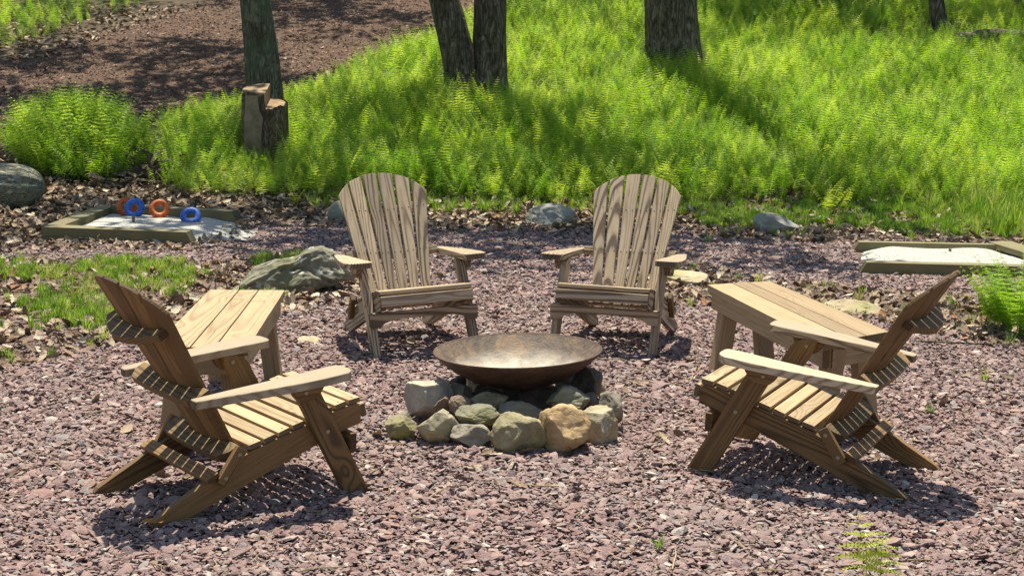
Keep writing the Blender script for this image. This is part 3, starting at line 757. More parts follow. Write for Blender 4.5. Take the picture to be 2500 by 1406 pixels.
        for q in range(4):
            bm.faces.new((gr[0, q, 0], gr[0, q, 1], gr[0, q + 1, 1], gr[0, q + 1, 0])); bm.faces.new((gr[rows, q, 0], gr[rows, q + 1, 0], gr[rows, q + 1, 1], gr[rows, q, 1]))
        bmesh.ops.recalc_face_normals(bm, faces=bm.faces[:])
        sharp = [e_ for e_ in bm.edges if len(e_.link_faces) == 2 and e_.calc_face_angle(0) > .8]
        bmesh.ops.bevel(bm, geom=sharp, offset=.0022, segments=1, affect='EDGES')
        link('back_slat', bm_mesh(bm, 'back_slat'), WB, root, Mf)
    # battens behind the back
    def batten(name, s, half, depth, extra, mat, chamfer, th_=.034):
        pts = []; N_ = 14
        for k in range(N_ + 1):
            w = -half + 2 * half * k / N_; ww = max(-halfw(s), min(halfw(s), w)); pts.append((w, bulge(s, ww) + .0015))
        rear = []
        for k in range(N_ + 1):
            w = half - 2 * half * k / N_; q = 1 - (w / half) ** 2
            dd = depth + extra * q
            if chamfer and abs(w) > half - chamfer: dd = depth * (.55 + .45 * (half - abs(w)) / chamfer)
            rear.append((w, dd))
        poly = pts + rear
        c = B0 + UV * (s - th_ / 2)
        link(name, prism_mesh(name, poly, th_, .004), mat, root, frame((c.x, 0, c.z), (0, 1, 0), NV))
    batten('upper_batten', .545, .225, .055, .075, WD, 0)
    batten('middle_batten', .258, .284, .088, .012, WD, .035)
    batten('lower_batten', -.020, .266, .088, .008, WD, .03)
    dv = Vector((-.79, 0, -.42)).normalized()
    Mx = frame((-.036, 0, .1775), (0, 1, 0), dv)
    link('rear_bar', box_mesh('rear_bar', .60, .056, .021, .005), WR if not far else WD, root, Mx)
    # screw heads, too small to pick apart
    bm = bmesh.new()
    def dot(p, nrm, r=.0042):
        Mq = frame(p, Vector((0, 1, 0)) if abs(nrm.y) < .9 else Vector((1, 0, 0)), nrm)
        bmesh.ops.create_circle(bm, cap_ends=True, segments=8, radius=r, matrix=frame(p, (0, 1, 0), Vector(nrm).cross(Vector((0, 1, 0)))))
    for i in range(n):
        for s in (.24, .52):
            for q in (.28, .72):
                hw = halfw(s); w = -hw + 2 * hw * (i + q) / n; a = -hw + 2 * hw * i / n; b = -hw + 2 * hw * (i + 1) / n
                bb = bulge(s, a) * (1 - q) + bulge(s, b) * q
                dot(B0 + UV * s + NV * (bb - .0172) + Vector((0, w, 0)), -NV)
    for k in range(8):
        x = .622 - .0655 * k
        for y in (-.25, .25):
            if x > .13: dot(Vector((x, y + random.uniform(-.004, .004), seat_top(x) + .0006)), Vector((-.25, 0, 1)).normalized())
    o = link('screw_heads', bm_mesh(bm, 'screw_heads'), M_SCREW, root); tag(o, kind='stuff')
    return root

make_chair(-1.3022, 6.5763, .6569, (.0037, -.0124, .0), 'brown wooden adirondack chair at front left, seen from behind', False)
make_chair(1.5189, 7.0747, 2.6707, (-.0335, .0237, .0), 'brown wooden adirondack chair at front right with its back to the right', False)
make_chair(-.6896, 10.0146, -1.226, (.0018, -.0465, -.003), 'weathered adirondack chair facing us behind the fire bowl on the left', True)
make_chair(.699, 10.1365, -1.8534, (.0016, .0053, .0), 'weathered adirondack chair facing us behind the fire bowl on the right', True)

# ------------------------------------------------------------------ side tables
def make_table(c, label, H=.49):
    """c: far-left, far-right, near-right, near-left corners of the top"""
    FL, FR, NR, NL = [Vector((*p, 0)) for p in c]
    cen = (FL + FR + NR + NL) / 4; ax = ((NL - FL) + (NR - FR)).normalized(); la = Vector((-ax.y, ax.x, 0))
    if la.dot(FR - FL) < 0: la = -la
    root = empty('side_table', Matrix.Translation(cen), label=label, cat='table', group='low plank tables between the chairs')
    def lp(u, v, z): return FL.lerp(FR, u).lerp(NL.lerp(NR, u), v) - cen + Vector((0, 0, z))
    gaps = [(0, .385), (.40, .645), (.66, 1)]
    for a, b in gaps:
        P_ = [lp(a, random.uniform(-.002, .002), 0), lp(b, 0, 0), lp(b, 1, 0), lp(a, 1 + random.uniform(-.003, .003), 0)]
        cc = sum(P_, Vector()) / 4; M = frame((cc.x, cc.y, H - .019), ax, la); inv = M.inverted()
        q = [inv @ (p + Vector((0, 0, H - .019))) for p in P_]
        pts = [(v.x, v.y) for v in q]
        if (Vector(pts[1]) - Vector(pts[0])).cross(Vector(pts[2]) - Vector(pts[1])) < 0: pts = pts[::-1]
        link('plank', prism_mesh('plank', pts, .038, .003), M_WOODT, root, M)
    wid = (FR - FL).length; ln = (NL - FL).length
    def rail(name, p, q, out):
        d = (q - p); mid = (p + q) / 2
        link(name, box_mesh(name, d.length, .09, .036, .003), M_WOODT, root, frame((mid.x, mid.y, H - .0385 - .0455), d, (0, 0, 1)))
    iu = .035 / wid; iv = .03 / ln
    rail('side_rail', lp(iu, iv, 0), lp(iu, 1 - iv, 0), -1); rail('side_rail', lp(1 - iu, iv, 0), lp(1 - iu, 1 - iv, 0), 1)
    rail('end_rail', lp(iu + .02 / wid, iv + .0, 0), lp(1 - iu - .02 / wid, iv, 0), 1); rail('end_rail', lp(iu + .02 / wid, 1 - iv, 0), lp(1 - iu - .02 / wid, 1 - iv, 0), 1)
    for u, v in ((0, 0), (1, 0), (0, 1), (1, 1)):
        su = 1 if u == 0 else -1; sv = 1 if v == 0 else -1
        t = lp(u, v, 0) + la * su * .100 + ax * sv * .095; ft = t - la * su * .055
        tt = Vector((t.x, t.y, H - .040)); fb = Vector((ft.x, ft.y, .0))
        d = tt - fb
        link('leg', box_mesh('leg', d.length, .088, .088, .004), M_WOODT, root, frame((tt + fb) / 2, d, ax))
    bm = bmesh.new()
    for u in (.16, .3, .62):
        for z in (H - .062, H - .105):
            p = lp(u, 1 - iv, z) + ax * .0188
            bmesh.ops.create_circle(bm, cap_ends=True, segments=8, radius=.0048, matrix=frame(p, la, (0, 0, 1)))
    tag(link('screw_heads', bm_mesh(bm, 'screw_heads'), M_BOLT, root), kind='stuff')
make_table([(-1.59, 8.73), (-1.199, 8.754), (-1.162, 7.286), (-1.58, 7.27)], 'plank side table beside the front left chair')
make_table([(1.077, 9.148), (1.443, 9.298), (1.803, 7.893), (1.435, 7.585)], 'plank side table behind the front right chair')

# ------------------------------------------------------------------ sand pits
m = NT('white_sand'); tc = m.add('NewGeometry').outputs['Position']
n = m.noise(tc, 60., 4, .7); sp_ = m.add('TexVoronoi', {'Vector': tc, 'Scale': 26.}, feature='F1')
spot = m.math('MULTIPLY', m.mapr(sp_.outputs['Distance'], .18, .24, 1, 0), m.mapr(m.add('SeparateXYZ', {0: sp_.outputs['Color']}).outputs[0], .62, .64, 0, 1))
c = m.ramp(n, [(.35, (.38, .37, .345)), (.6, (.62, .61, .575))]); c = m.mix(spot, c, (.12, .09, .07))
M_SAND = m.fin(c, .95, m.bump(m.noise(tc, 14., 6, .75), 1., .05), spec=.1)
def timber(root, p, q, w, h, name='timber', chamfer=None, z0=0.0, mat=None):
    p = Vector((*p, 0)); q = Vector((*q, 0)); d = q - p; L = d.length; o0 = p - Vector((0, 0, 0))
    mid = (p + q) / 2
    me = box_mesh(name, L, w, h, .004, jitter=.003)
    if chamfer:
        for v in me.vertices:
            if v.co.z > 0 and (v.co.x * chamfer) > 0 and abs(v.co.x) > L / 2 - .01: v.co.x -= chamfer / abs(chamfer) * .055
    return link(name, me, mat or M_TIMBER, root, Matrix.Translation(-root.location) @ frame((mid.x, mid.y, z0 + h / 2), d, Vector((-d.y, d.x, 0))))
def sand_part(root, x0, x1, y0, y1, poly, f):
    bm = bmesh.new(); st = .025; G = {}; nx = int((x1 - x0) / st) + 1; ny = int((y1 - y0) / st) + 1
    for i in range(nx):
        for j in range(ny):
            x, y = x0 + i * st, y0 + j * st
            if edge_dist((x, y), poly) > -.06: G[i, j] = bm.verts.new((x - root.location.x, y - root.location.y, f(x, y)))
    for (i, j) in list(G):
        if all(k in G for k in ((i + 1, j), (i + 1, j + 1), (i, j + 1))): bm.faces.new((G[i, j], G[i + 1, j], G[i + 1, j + 1], G[i, j + 1]))
    link('sand', bm_mesh(bm, 'sand'), M_SAND, root, smooth=True)
def stake(root, x, y, h):
    bm = bmesh.new(); bmesh.ops.create_cone(bm, cap_ends=True, segments=12, radius1=.012, radius2=.012, depth=h)
    link('stake', bm_mesh(bm, 'stake'), ROCK['brown'], root, Matrix.Translation((x - root.location.x, y - root.location.y, h / 2)) )
pl_ = empty('sand_pit', Matrix.Translation((-3.2, 14.2, 0)), label='timber framed white sand pit on the left with rings in it', cat='sand pit')
timber(pl_, (-3.87, 13.80), (-2.59, 13.60), .14, .105, chamfer=1)
timber(pl_, (-3.80, 13.89), (-3.69, 15.25), .14, .10)
timber(pl_, (-3.62, 15.16), (-2.42, 14.86), .14, .115, chamfer=1)
SL = [(-3.8, 13.85), (-2.55, 13.60), (-2.15, 13.85), (-2.05, 14.3), (-2.35, 14.8), (-3.7, 15.15)]
sand_part(pl_, -3.8, -2.0, 13.5, 15.2, SL, lambda x, y: -.004 + .066 * min(1, max(0, (-2.0 - x) / .7)) * min(1, max(0, edge_dist((x, y), SL) * 4 + .35)) + .012 * noise.noise(Vector((x * 5, y * 5, 0))))
stake(pl_, -3.26, 14.35, .125)
pr_ = empty('sand_pit', Matrix.Translation((3.4, 13.1, 0)), label='timber framed white sand pit on the right, without rings', cat='sand pit')
timber(pr_, (2.62, 12.62), (4.5, 12.50), .10, .10, chamfer=-1)
timber(pr_, (2.80, 13.80), (3.97, 13.76), .10, .085, chamfer=-1)
timber(pr_, (4.04, 13.86), (4.33, 12.55), .20, .05, name='board', z0=.045)
SR = [(2.80, 12.66), (4.25, 12.6), (4.0, 13.74), (2.95, 13.76), (2.80, 13.3)]
sand_part(pr_, 2.5, 4.3, 12.5, 13.9, SR, lambda x, y: -.006 + .078 * min(1, max(0, (x - 2.45) / .5)) * min(1, max(0, edge_dist((x, y), SR) * 4 + .3)) + .014 * noise.noise(Vector((x * 4, y * 4, 3))))
stake(pr_, 3.50, 13.35, .10)

# rings
def ringmat(name, a, b):
    m = NT(name); tc = m.add('TexCoord').outputs['Object']; n_ = m.noise(tc, 45., 4, .7)
    c = m.ramp(n_, [(.40, b), (.47, a), (.7, tuple(min(1, v * 1.4) for v in a))]); return m.fin(c, .55, m.bump(n_, .3, .004), spec=.4)
M_BLUE = ringmat('ring_blue', (.03, .12, .46), (.02, .03, .10)); M_ORNG = ringmat('ring_orange', (.50, .11, .02), (.10, .03, .015))
def ring(x, y, z, mat, label, tilt, yaw, grp):
    bm = bmesh.new(); n1, n2 = 40, 16; V = []
    for i in range(n1):
        a = 2 * math.pi * i / n1
        V.append([bm.verts.new(((.064 + .0285 * math.cos(b)) * math.cos(a), (.064 + .0285 * math.cos(b)) * math.sin(a), .0245 * math.sin(b))) for b in [2 * math.pi * j / n2 for j in range(n2)]])
    for i in range(n1):
        for j in range(n2): bm.faces.new((V[i][j], V[(i + 1) % n1][j], V[(i + 1) % n1][(j + 1) % n2], V[i][(j + 1) % n2]))
    o = link('rubber_ring', bm_mesh(bm, 'rubber_ring'), mat, smooth=True)
    o.location = (x, y, z); o.rotation_euler = Euler((tilt, 0, yaw)); return tag(o, label=label, cat='ring', group=grp)
GR_ = 'throwing rings in the left sand pit'
ring(-3.44, 14.90, .128, M_ORNG, 'orange ring mostly hidden behind the left blue ring', rad(72), .3, GR_)
ring(-3.345, 14.78, .135, M_BLUE, 'upright blue ring leaning in front of an orange ring', rad(68), -.1, GR_)
ring(-3.115, 14.74, .135, M_ORNG, 'orange ring leaning against the rear timber between the two blue rings', rad(62), .15, GR_)
ring(-2.80, 14.52, .105, M_BLUE, 'rightmost blue ring lying back on the sand', rad(48), .1, GR_)

# ------------------------------------------------------------------ trees, stump, log
def barkmat(name, a, b, c, moss=None, sx=1., stretch=(9., 9., 2.)):
    m = NT(name); tc = m.add('TexCoord').outputs['Object']
    s = m.vmath('MULTIPLY', tc, tuple(v * sx for v in stretch))
    wr = m.vmath('ADD', s, m.vmath('MULTIPLY', m.add('TexNoise', {'Vector': s, 'Scale': 1.1, 'Detail': 4.}).outputs[1], (1.6, 1.6, 1.6)))
    r1 = m.math('ABSOLUTE', m.math('MULTIPLY_ADD', m.noise(wr, 1.3, 2, .5), 2, -1)); r2 = m.math('ABSOLUTE', m.math('MULTIPLY_ADD', m.noise(wr, 3.1, 3, .6), 2, -1))
    n1 = m.noise(s, 5., 5, .7); plate = m.math('MINIMUM', m.mapr(r1, 0, .22, 0, 1), m.mapr(r2, 0, .16, .25, 1))
    v = m.math('ADD', m.math('MULTIPLY', plate, .55), m.math('MULTIPLY', n1, .45))
    col = m.ramp(v, [(.22, a), (.5, b), (.8, c)])
    if moss: col = m.mix(m.mapr(m.noise(tc, 2.3, 4, .6), .46, .62, 0, .7), col, moss)
    col = m.mix(m.mapr(m.noise(tc, 7., 4, .6), .58, .66, 0, .45), col, tuple(v * 1.25 for v in c))
    return m.fin(col, .95, m.bump(v, 1.0, .035), spec=.1)
M_BARK = barkmat('bark_grey', (.045, .037, .026), (.15, .13, .092), (.27, .24, .18))
M_BARKM = barkmat('bark_mossy', (.05, .047, .032), (.15, .14, .10), (.25, .24, .18), moss=(.14, .18, .11))
M_LOGB = barkmat('bark_log', (.10, .095, .07), (.30, .30, .24), (.52, .52, .45), moss=(.25, .28, .18), sx=1.5, stretch=(2.4, 9., 9.))

def limb_mesh(name, pts, rads, seg=36, rough=.05, flare=0, sub=10, seed=0):
    """tube through points with bark ridges"""
    bm = bmesh.new(); P_ = [Vector(p) for p in pts]; rings = []; N_ = (len(P_) - 1) * sub
    for i in range(N_ + 1):
        f = i / sub; k = min(int(f), len(P_) - 2); t = f - k
        p0 = P_[max(k - 1, 0)]; p1 = P_[k]; p2 = P_[k + 1]; p3 = P_[min(k + 2, len(P_) - 1)]
        p = .5 * ((2 * p1) + (p2 - p0) * t + (2 * p0 - 5 * p1 + 4 * p2 - p3) * t * t + (3 * p1 - p0 - 3 * p2 + p3) * t ** 3)
        d = ((P_[k + 1] - P_[k])).normalized(); r = rads[k] + (rads[k + 1] - rads[k]) * t
        a = d.orthogonal().normalized() if not rings else (ax_ - d * ax_.dot(d)).normalized(); ax_ = a; b = d.cross(a)
        if not rings and abs(d.z) > .5: ax_ = a = (Vector((1, 0, 0)) - d * d.x).normalized(); b = d.cross(a)
        ring_ = []
        for j in range(seg):
            an = 2 * math.pi * j / seg; o = a * math.cos(an) + b * math.sin(an)
            q = p + o * r
            rg = noise.noise(Vector((o.x * 7 + seed, o.y * 7, q.z * 1.1 + q.x * .6))) * .6 + noise.noise(Vector((o.x * 2 + seed, o.y * 2 + o.z * 2, q.z * .6))) * 1.1 + noise.noise(Vector((o.x * 16, o.y * 16, q.z * 3 + seed))) * .25
            fl = 1 + flare * math.exp(-max(0, f * 1.0) * 2.2) * (1 + .35 * math.sin(an * 4 + seed))
            ring_.append(bm.verts.new(p + o * r * fl * (1 + rough * rg)))
        rings.append(ring_)
    for A, B in zip(rings, rings[1:]):
        for j in range(seg): bm.faces.new((A[j], A[(j + 1) % seg], B[(j + 1) % seg], B[j]))
    bm.faces.new(rings[0][::-1]); bm.faces.new(rings[-1])
    return bm_mesh(bm, name)

def crown_mesh(blobs, n_per, size=.11):
    """leaves gathered into sprays inside the blobs; blobs: (x,y,z,r,flat)"""
    vs_, fs = [], []
    for (cx, cy, cz, r, fl, dn) in blobs:
        ns = int(n_per * dn * r * r)
        for _ in range(ns):
            v = rng.normal(0, 1, 3); v /= np.linalg.norm(v); v *= r * rng.random() ** .4; v[2] *= fl
            c = np.array([cx, cy, cz]) + v; d = rng.normal(0, 1, 3); d[2] *= .3; d /= np.linalg.norm(d)
            for k in range(14):
                q = c + d * (k / 14 - .5) * .9 + rng.normal(0, .13, 3)
                a = rng.normal(0, 1, 3); a[2] *= .4; a /= np.linalg.norm(a); b = rng.normal(0, 1, 3); b[2] *= .4; b -= a * a.dot(b); b /= np.linalg.norm(b)
                s = size * rng.uniform(.7, 1.3); i0 = len(vs_)
                vs_ += [q - a * s, q + b * s * .5, q + a * s, q - b * s * .5]; fs.append((i0, i0 + 1, i0 + 2, i0 + 3))
    me = bpy.data.meshes.new('crown'); me.from_pydata([tuple(map(float, v)) for v in vs_], [], fs); me.update(); return me

def shade(xs, ys, h, r, dn):
    """crown part at height h whose shade falls on the ground at xs, ys"""
    k = h - hz(xs, ys); return (xs - .05 * k, ys + .36 * k, h, r, .45, dn)

def make_tree(x, y, trunks, label, blobs, bark, kind='tree', flare=.35, dens=17, limbs=()):
    z = hz(x, y) - .12; root = empty('tree', Matrix.Translation((x, y, z)), label=label, cat='tree')
    for t_, (pts, rads) in enumerate(trunks):
        link('trunk', limb_mesh('trunk', pts, rads, 56, .11, flare, 12, x * 3 + t_ * 5), bark, root, smooth=True)
    for pts, rads in limbs: link('branch', limb_mesh('branch', pts, rads, 10, .05, 0, 4, 1), bark, root, smooth=True)
    if blobs:
        me = crown_mesh([(bx - x, by - y, bz - z, r, fl, dn) for (bx, by, bz, r, fl, dn) in blobs], dens)
        link('crown', me, M_CROWN, root, smooth=False)
    return root
# slim leaning tree behind the stump
make_tree(-2.84, 19.4, [([(0, 0, 0), (-.06, 0, .9), (-.20, 0, 2.1), (-.55, .2, 5), (-1.0, .4, 10)], [.215, .185, .155, .13, .06])],
          'slim leaning tree with green stained bark standing behind the stump', [shade(*v) for v in [(-4.6, 17.6, 8.5, 1.2, 0.7), (-3.2, 18.4, 8.2, 1.1, 0.6), (-4.4, 20.6, 9.5, 1.6, 1.6), (-3.4, 21.8, 9.8, 1.1, 1.8), (-6.2, 20.3, 9, 1.5, 1.6)]], M_BARKM,
          limbs=[([(-.7, .2, 5), (-1.4, .4, 7), (-2, .6, 9)], [.07, .05, .02]), ([(-.8, .3, 6.5), (.1, .1, 7.6)], [.05, .02])])
make_tree(-.46, 20.75, [([(-.17, 0, 0), (-.20, 0, .5), (-.39, 0, 1.3), (-.72, .05, 2.4), (-1.4, .2, 5), (-1.9, .4, 9)], [.26, .205, .19, .18, .14, .06]),
                       ([(.16, .06, 0), (.14, .06, .5), (.13, .05, 1.3), (.14, .05, 2.4), (.4, .1, 5.5), (.7, .2, 10)], [.25, .205, .195, .185, .15, .07])],
          'twin trunked tree rising from the ferns left of centre', [shade(*v) for v in [(-1.7, 16.9, 8.4, 1.2, 1.3), (-0.2, 17.3, 8.2, 1.2, 1.3), (-1.3, 19.4, 9, 1.1, 1.5), (0.4, 19.2, 9.2, 1.0, 1.5), (-0.6, 21.6, 9.6, 0.8, 0.7), (1.3, 17.0, 8.4, 1.1, 1.2)]], M_BARK,
          limbs=[([(-1.9, .4, 9), (-1.6, -1.5, 9.2)], [.05, .02]), ([(.6, .2, 8), (.9, -1.8, 9)], [.07, .02])])
make_tree(2.12, 22.5, [([(0, 0, 0), (-.05, 0, .6), (-.12, 0, 1.4), (-.2, 0, 2.6), (-.1, .1, 6), (.2, .3, 11)], [.42, .36, .335, .31, .24, .1])],
          'thick dark oak trunk standing in the ferns right of centre', [shade(*v) for v in [(3.1, 16.7, 9, 1.1, 1.0), (1.9, 19.0, 9, 0.8, 0.5), (2.2, 24.3, 10, 1.3, 0.9), (2.5, 21.2, 9.5, 0.9, 0.8), (2.9, 20.0, 9.3, 0.6, 0.6), (4.2, 25.2, 10, 1.6, 1.5), (6.4, 23.7, 10, 1.3, 0.8), (4.3, 20.2, 9.5, 0.9, 0.5), (0.4, 25.2, 10.5, 1.3, 0.7)]], M_BARK, flare=.4,
          limbs=[([(-.1, .1, 6), (.5, -2, 8), (1, -4, 9.5)], [.14, .1, .04]), ([(0, .2, 8), (2, -2.5, 9.5)], [.1, .04])])
make_tree(4.75, 27.2, [([(0, 0, 0), (0, 0, 1), (.1, 0, 3), (.3, 0, 11)], [.36, .30, .27, .1])], 'tree trunk cut off by the top edge left of the leaning dead tree', [shade(*v) for v in [(3.6, 27.6, 11, 1.9, 1.7), (6.6, 26.6, 11, 1.9, 1.7), (1.5, 28, 11, 1.8, 1.5)]], M_BARK)
make_tree(6.47, 25.8, [([(0, 0, 0), (-.12, 0, .5), (-.24, 0, 1.2), (-.55, 0, 2.5), (-1.3, .2, 6)], [.13, .12, .105, .10, .05])], 'thin leaning dead trunk near the top right corner', [], M_BARK, flare=.15)
make_tree(8.25, 27.6, [([(0, 0, 0), (.02, 0, 1), (.1, 0, 3), (.3, 0, 11)], [.27, .22, .2, .08])], 'dark trunk at the far top right corner', [shade(*v) for v in [(9.0, 25.6, 10, 1.9, 1.6), (8.2, 23.2, 9.6, 1.2, 1.0), (9.3, 28.6, 10, 2, 1.1)]], M_BARK)
# unseen trees added outside the frame so their crowns shade yard and hill
make_tree(-7.6, 18.5, [([(0, 0, 0), (.1, 0, 2), (.4, 0, 6), (.6, 0, 11)], [.3, .25, .2, .08])], 'unseen tree added beyond the left edge so its crown shades the log', [shade(*v) for v in [(-4.2, 15.6, 8, 1.2, 1.1), (-3.2, 14.6, 7.6, 1.0, 1.5), (-2.3, 15.2, 7.8, 1.0, 1.5), (-8, 19.5, 9, 1.6, 0.9), (-7, 22.8, 10, 1.6, 1.4), (-4.4, 23.3, 10, 1.3, 1.7), (-4.9, 13.6, 7.4, 1.0, 1.0)]], M_BARK)
make_tree(7.6, 21.5, [([(0, 0, 0), (.1, 0, 2), (.2, 0, 6), (.3, 0, 11)], [.3, .25, .2, .08])], 'unseen tree added beyond the right edge so its crown shades the gravel behind the chairs', [shade(*v) for v in [(1.2, 14.2, 6.6, 1.0, 1.5), (2.3, 14.9, 6.8, 0.9, 1.0), (2.0, 13.2, 6.6, 0.75, 1.3), (1.3, 12.9, 6.5, 0.5, 1.0), (6.3, 17.4, 8, 1.0, 0.5), (5.9, 20.8, 9, 0.9, 0.5), (3.6, 14.6, 7, 0.6, 0.5)]], M_BARK)
make_tree(-3.6, 30.5, [([(0, 0, 0), (.1, 0, 2), (.2, 0, 6), (.3, 0, 11)], [.25, .22, .18, .08])], 'unseen tree added up the hill past the path to shade the rear gravel', [shade(*v) for v in [(-1.0, 14.3, 6.8, 1.0, 1.5), (-2.0, 13.7, 6.8, 0.8, 1.3), (0.1, 14.2, 6.8, 1.0, 1.5), (-0.3, 13.1, 6.4, 0.75, 1.3), (-1.6, 12.9, 6.4, 0.6, 1.0), (0.7, 12.8, 6.4, 0.55, 1.0), (-2.4, 25.8, 10.6, 1.4, 1.4), (-3.6, 28.0, 10.6, 1.7, 1.0), (-7.5, 27.5, 11, 2, 1.0)]], M_BARK)

# stump with a stepped cut
root = empty('stump', Matrix.Translation((STUMP[0], STUMP[1], hz(*STUMP) - .08)), label='tall sawn tree stump with a stepped top standing in the ferns', cat='stump')
def stump_mesh():
    bm = bmesh.new(); seg = 60; zs = list(np.linspace(0, 1, 22)); R_ = []
    for t in zs:
        ring_ = []
        for j in range(seg):
            a = 2 * math.pi * j / seg; o = Vector((math.cos(a), math.sin(a), 0))
            tall = o.x < .12; top = .84 if tall else .69
            z = t * top + (.03 * noise.noise(Vector((a * 2, 3, 1))) + .03 * o.x if t > .9 else 0)
            r = .235 + .05 * math.exp(-t * 5) + .045 * max(0, o.x) * math.exp(-t * 2)
            r *= 1 + .07 * noise.noise(Vector((o.x * 5, o.y * 5, z * 1.0))) + .05 * noise.noise(Vector((o.x * 13, o.y * 13, z * 2)))
            p = o * r
            # flat sawn face on the left front
            fn = Vector((-.35, -.94, 0)); k = p.dot(fn) - .155
            if k > 0 and p.x < .02: p -= fn * k
            z += (.22 * p.y + .05 * noise.noise(Vector((p.x * 14, p.y * 14, 2)))) * t ** 3
            ring_.append(bm.verts.new((p.x, p.y, z)))
        R_.append(ring_)
    for A, B in zip(R_, R_[1:]):
        for j in range(seg): bm.faces.new((A[j], A[(j + 1) % seg], B[(j + 1) % seg], B[j]))
    return bm, R_[-1]
bm, rim = stump_mesh(); link('trunk', bm_mesh(bm, 'stump'), barkmat('bark_stump', (.06, .042, .028), (.18, .135, .092), (.30, .24, .17)), root, smooth=True)
for nm, xs, top in (('sawn_top', -1, .835), ('sawn_step', 1, .682)):
    pts = []
    for j in range(40):
        a = 2 * math.pi * j / 40; p = Vector((math.cos(a), math.sin(a), 0)) * .226
        k = p.dot(Vector((-.35, -.94, 0))) - .15
        if k > 0 and p.x < .02: p -= Vector((-.35, -.94, 0)) * k
        if xs < 0 and p.x > .03: p.x = .03
        if xs > 0 and p.x < .031: p.x = .031
        pts.append((p.x, p.y))
    cl = []
    for p in pts:
        if not cl or (Vector(p) - Vector(cl[-1])).length > .004: cl.append(p)
    bm = bmesh.new(); hgt = .16 if xs < 0 else .05
    a_ = [bm.verts.new((x, y, top + .22 * y + .012)) for x, y in cl]; b_ = [bm.verts.new((x, y, top + .22 * y - hgt)) for x, y in cl]
    bm.faces.new(a_); [bm.faces.new((b_[i], b_[(i + 1) % len(cl)], a_[(i + 1) % len(cl)], a_[i])) for i in range(len(cl))]
    bmesh.ops.recalc_face_normals(bm, faces=bm.faces[:])
    link(nm, bm_mesh(bm, nm), rockmat('cutwood_' + nm, (.16, .09, .045), (.30, .20, .12), (.42, .33, .23), scale=9, bump=.5), root)
# the pale barkless face on the front left
bm = bmesh.new(); vs2 = []
fn = Vector((-.35, -.94, 0)); tx = Vector((.94, -.35, 0))
for k, (u_, z_) in enumerate([(-.19, .0), (-.02, 0), (.035, .1), (.02, .35), (.045, .55), (.0, .63), (-.02, .788), (-.165, .788), (-.18, .5)]):
    p = fn * .165 + tx * (u_ + .03); vs2.append(bm.verts.new((p.x, p.y, z_)))
f = bm.faces.new(vs2); r_ = bmesh.ops.extrude_face_region(bm, geom=[f]); bmesh.ops.translate(bm, vec=-fn * .03, verts=[v for v in r_['geom'] if isinstance(v, bmesh.types.BMVert)])
bmesh.ops.recalc_face_normals(bm, faces=bm.faces[:])
link('bare_wood', bm_mesh(bm, 'bare_wood'), rockmat('bare_wood', (.17, .115, .07), (.28, .205, .135), (.38, .29, .20), scale=5, bump=.3), root)

# big log at the left edge
a = Vector((-4.37, 15.62, .21)); d = Vector((-1, -.16, .03)).normalized()
lroot = empty('log', Matrix.Translation(a), label='thick grey barked log end at the left edge beside the sand pit', cat='log')
pts = [(0, 0, 0), tuple(d * .06), tuple(d * .2), tuple(d * .6), tuple(d * 1.2), tuple(d * 2.0)]
link('bark', limb_mesh('bark', pts, [.04, .14, .20, .225, .22, .20], 64, .09, 0, 8, 4), M_LOGB, lroot, smooth=True)
# fallen dead log on the hill and brush heap
o = link('dead_log', limb_mesh('dead_log', [(0, 0, 0), (.6, .1, .05), (1.4, .2, .02)], [.09, .11, .08], 20, .15, 0, 6, 2), M_BARK, smooth=True); o.location = (6.25, 24.3, hz(6.5, 24.3) + .20)
tag(o, label='dark fallen log lying in the ferns high on the right', cat='log')
bm = bmesh.new(); rr = random.Random(5); tmp = []
for k in range(90):
    c = Vector((rr.gauss(0, .22), rr.gauss(0, .28), rr.uniform(.02, .34))); d = Vector((rr.gauss(0, 1), rr.gauss(0, 1), rr.gauss(0, .35))).normalized(); L = rr.uniform(.1, .4); r = rr.uniform(.003, .009)
    c.z *= max(.15, 1 - (c.x ** 2 + c.y ** 2) * 4)
    n1 = d.orthogonal().normalized(); n2 = d.cross(n1)
    A = [bm.verts.new(c - d * L / 2 + (n1 * math.cos(q) + n2 * math.sin(q)) * r) for q in (0, 2.1, 4.2)]; B = [bm.verts.new(c + d * L / 2 + n1 * rr.uniform(-.04, .04) + (n1 * math.cos(q) + n2 * math.sin(q)) * r * .6) for q in (0, 2.1, 4.2)]
    for i in range(3): bm.faces.new((A[i], A[(i + 1) % 3], B[(i + 1) % 3], B[i]))
o = link('brush_heap', bm_mesh(bm, 'brush_heap'), M_BARK); o.location = (-3.72, 17.1, hz(-3.7, 17.1)); tag(o, label='heap of dark twigs between the fern clump and the fern bed', kind='stuff')
bmr = rock_mesh('soil_heap', .7, .8, .42, 77, cuts=4, rough=.2); o = link('soil_mound', bmr, M_SOIL, smooth=True); o.location = (-3.75, 17.2, hz(-3.7, 17.1) + .02); tag(o, label='dark mound of soil under the heap of twigs', kind='structure')

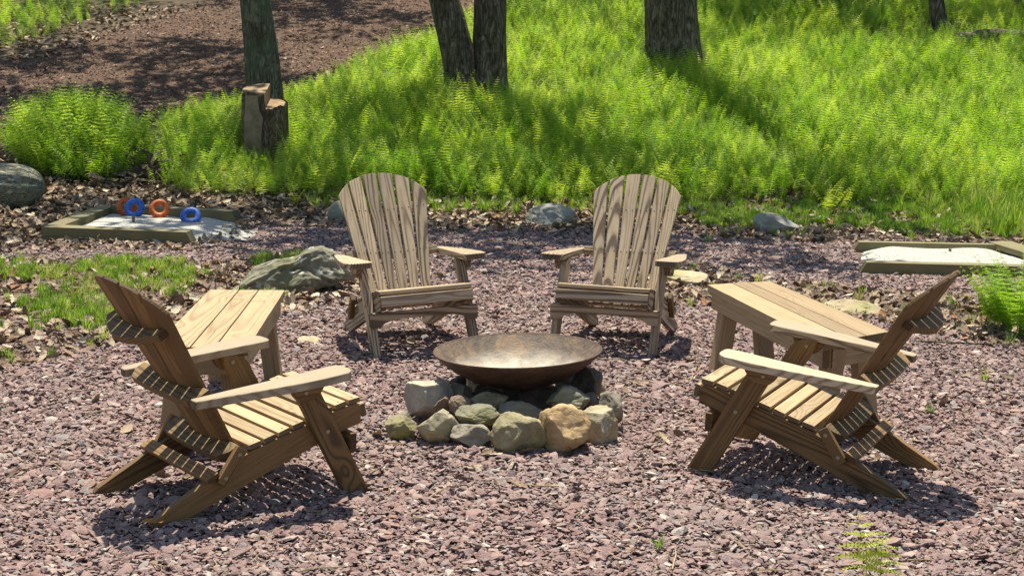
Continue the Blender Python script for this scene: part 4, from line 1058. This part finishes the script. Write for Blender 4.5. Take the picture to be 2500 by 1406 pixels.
# twigs on the gravel
def twig(pts, r, label, mat=None):
    o = link('twig', limb_mesh('twig', pts, [r] * (len(pts) - 1) + [r * .4], 6, .1, 0, 4, 3), mat or M_BARK, smooth=True); tag(o, label=label, cat='twig')
twig([(-1.30, 6.30, .03), (-1.2, 6.33, .035), (-1.08, 6.36, .025)], .004, 'thin pale twig beside the foot of the front left chair')
twig([(.47, 8.25, .03), (.6, 8.32, .05), (.8, 8.22, .03)], .003, 'long bent twig right of the fire bowl')
twig([(2.45, 9.95, .03), (2.8, 9.9, .03), (3.1, 9.86, .03)], .006, 'straight stick on the leaves at the right')
twig([(3.05, 11.95, .02), (3.5, 11.8, .03)], .006, 'stick lying in front of the right sand pit')
# single orange leaf at the chair foot
me = LEAF.objects[1].data.copy(); m = NT('orange_leaf'); me.materials.clear(); me.materials.append(m.fin((.42, .17, .03), .6))
o = link('fallen_leaf', me, None); o.location = (-1.36, 6.2, .035); o.scale = (.04, .04, .04); o.rotation_euler = (.1, .1, .2)
tag(o, label='single orange leaf at the rear foot of the front left chair', cat='leaf')

# small dry bits on the gravel, and crumbs in the bowl
M_BIT = ground_mat('dry_bits', [(.22, .16, .09), (.34, .26, .16), (.46, .38, .26)], 9.)
BITS = source('bit_source')
for k in range(5):
    pts = [(-1, 0, 0), (-.3, random.uniform(-.15, .15), .05), (.4, random.uniform(-.2, .2), .02), (1, random.uniform(-.3, .3), .06)]
    link('bit_%d' % k, limb_mesh('bit_%d' % k, pts, [.035, .04, .03, .015], 5, .1, 0, 2, k), M_BIT, col=BITS)
P, S = [], []
for _ in range(1500):
    y = random.uniform(5, 14.5); x = random.uniform(-1, 1) * (FX * y + .3)
    if (x - .03) ** 2 + (y - 7.9) ** 2 < .6 ** 2: continue
    q = random.lognormvariate(0, .5) * .03; P.append((x, y, hz(x, y) + .022)); S.append((q, q, q))
n = len(P)
scatter('dry_debris', P, np.column_stack([rng.normal(0, .15, n), rng.normal(0, .15, n), rng.random(n) * 6.28]), S, rng.integers(0, 5, n), BITS, label='small dry stems and bits of twig strewn over the gravel', kind='stuff')
P, S = [], []
for _ in range(46):
    a = random.random() * 6.28; r0 = random.random() ** .7 * .36; x, y = r0 * math.cos(a), r0 * math.sin(a)
    p = BM @ Vector((x, y, pz(r0) + .004)); q = random.uniform(.004, .02); P.append(tuple(p)); S.append((q, q, q))
n = len(P)
scatter('bowl_debris', P, np.column_stack([rng.normal(0, .3, n), rng.normal(0, .3, n), rng.random(n) * 6.28]), S, rng.integers(0, 5, n), BITS, label='scraps of twig and small debris lying in the fire bowl', kind='stuff')
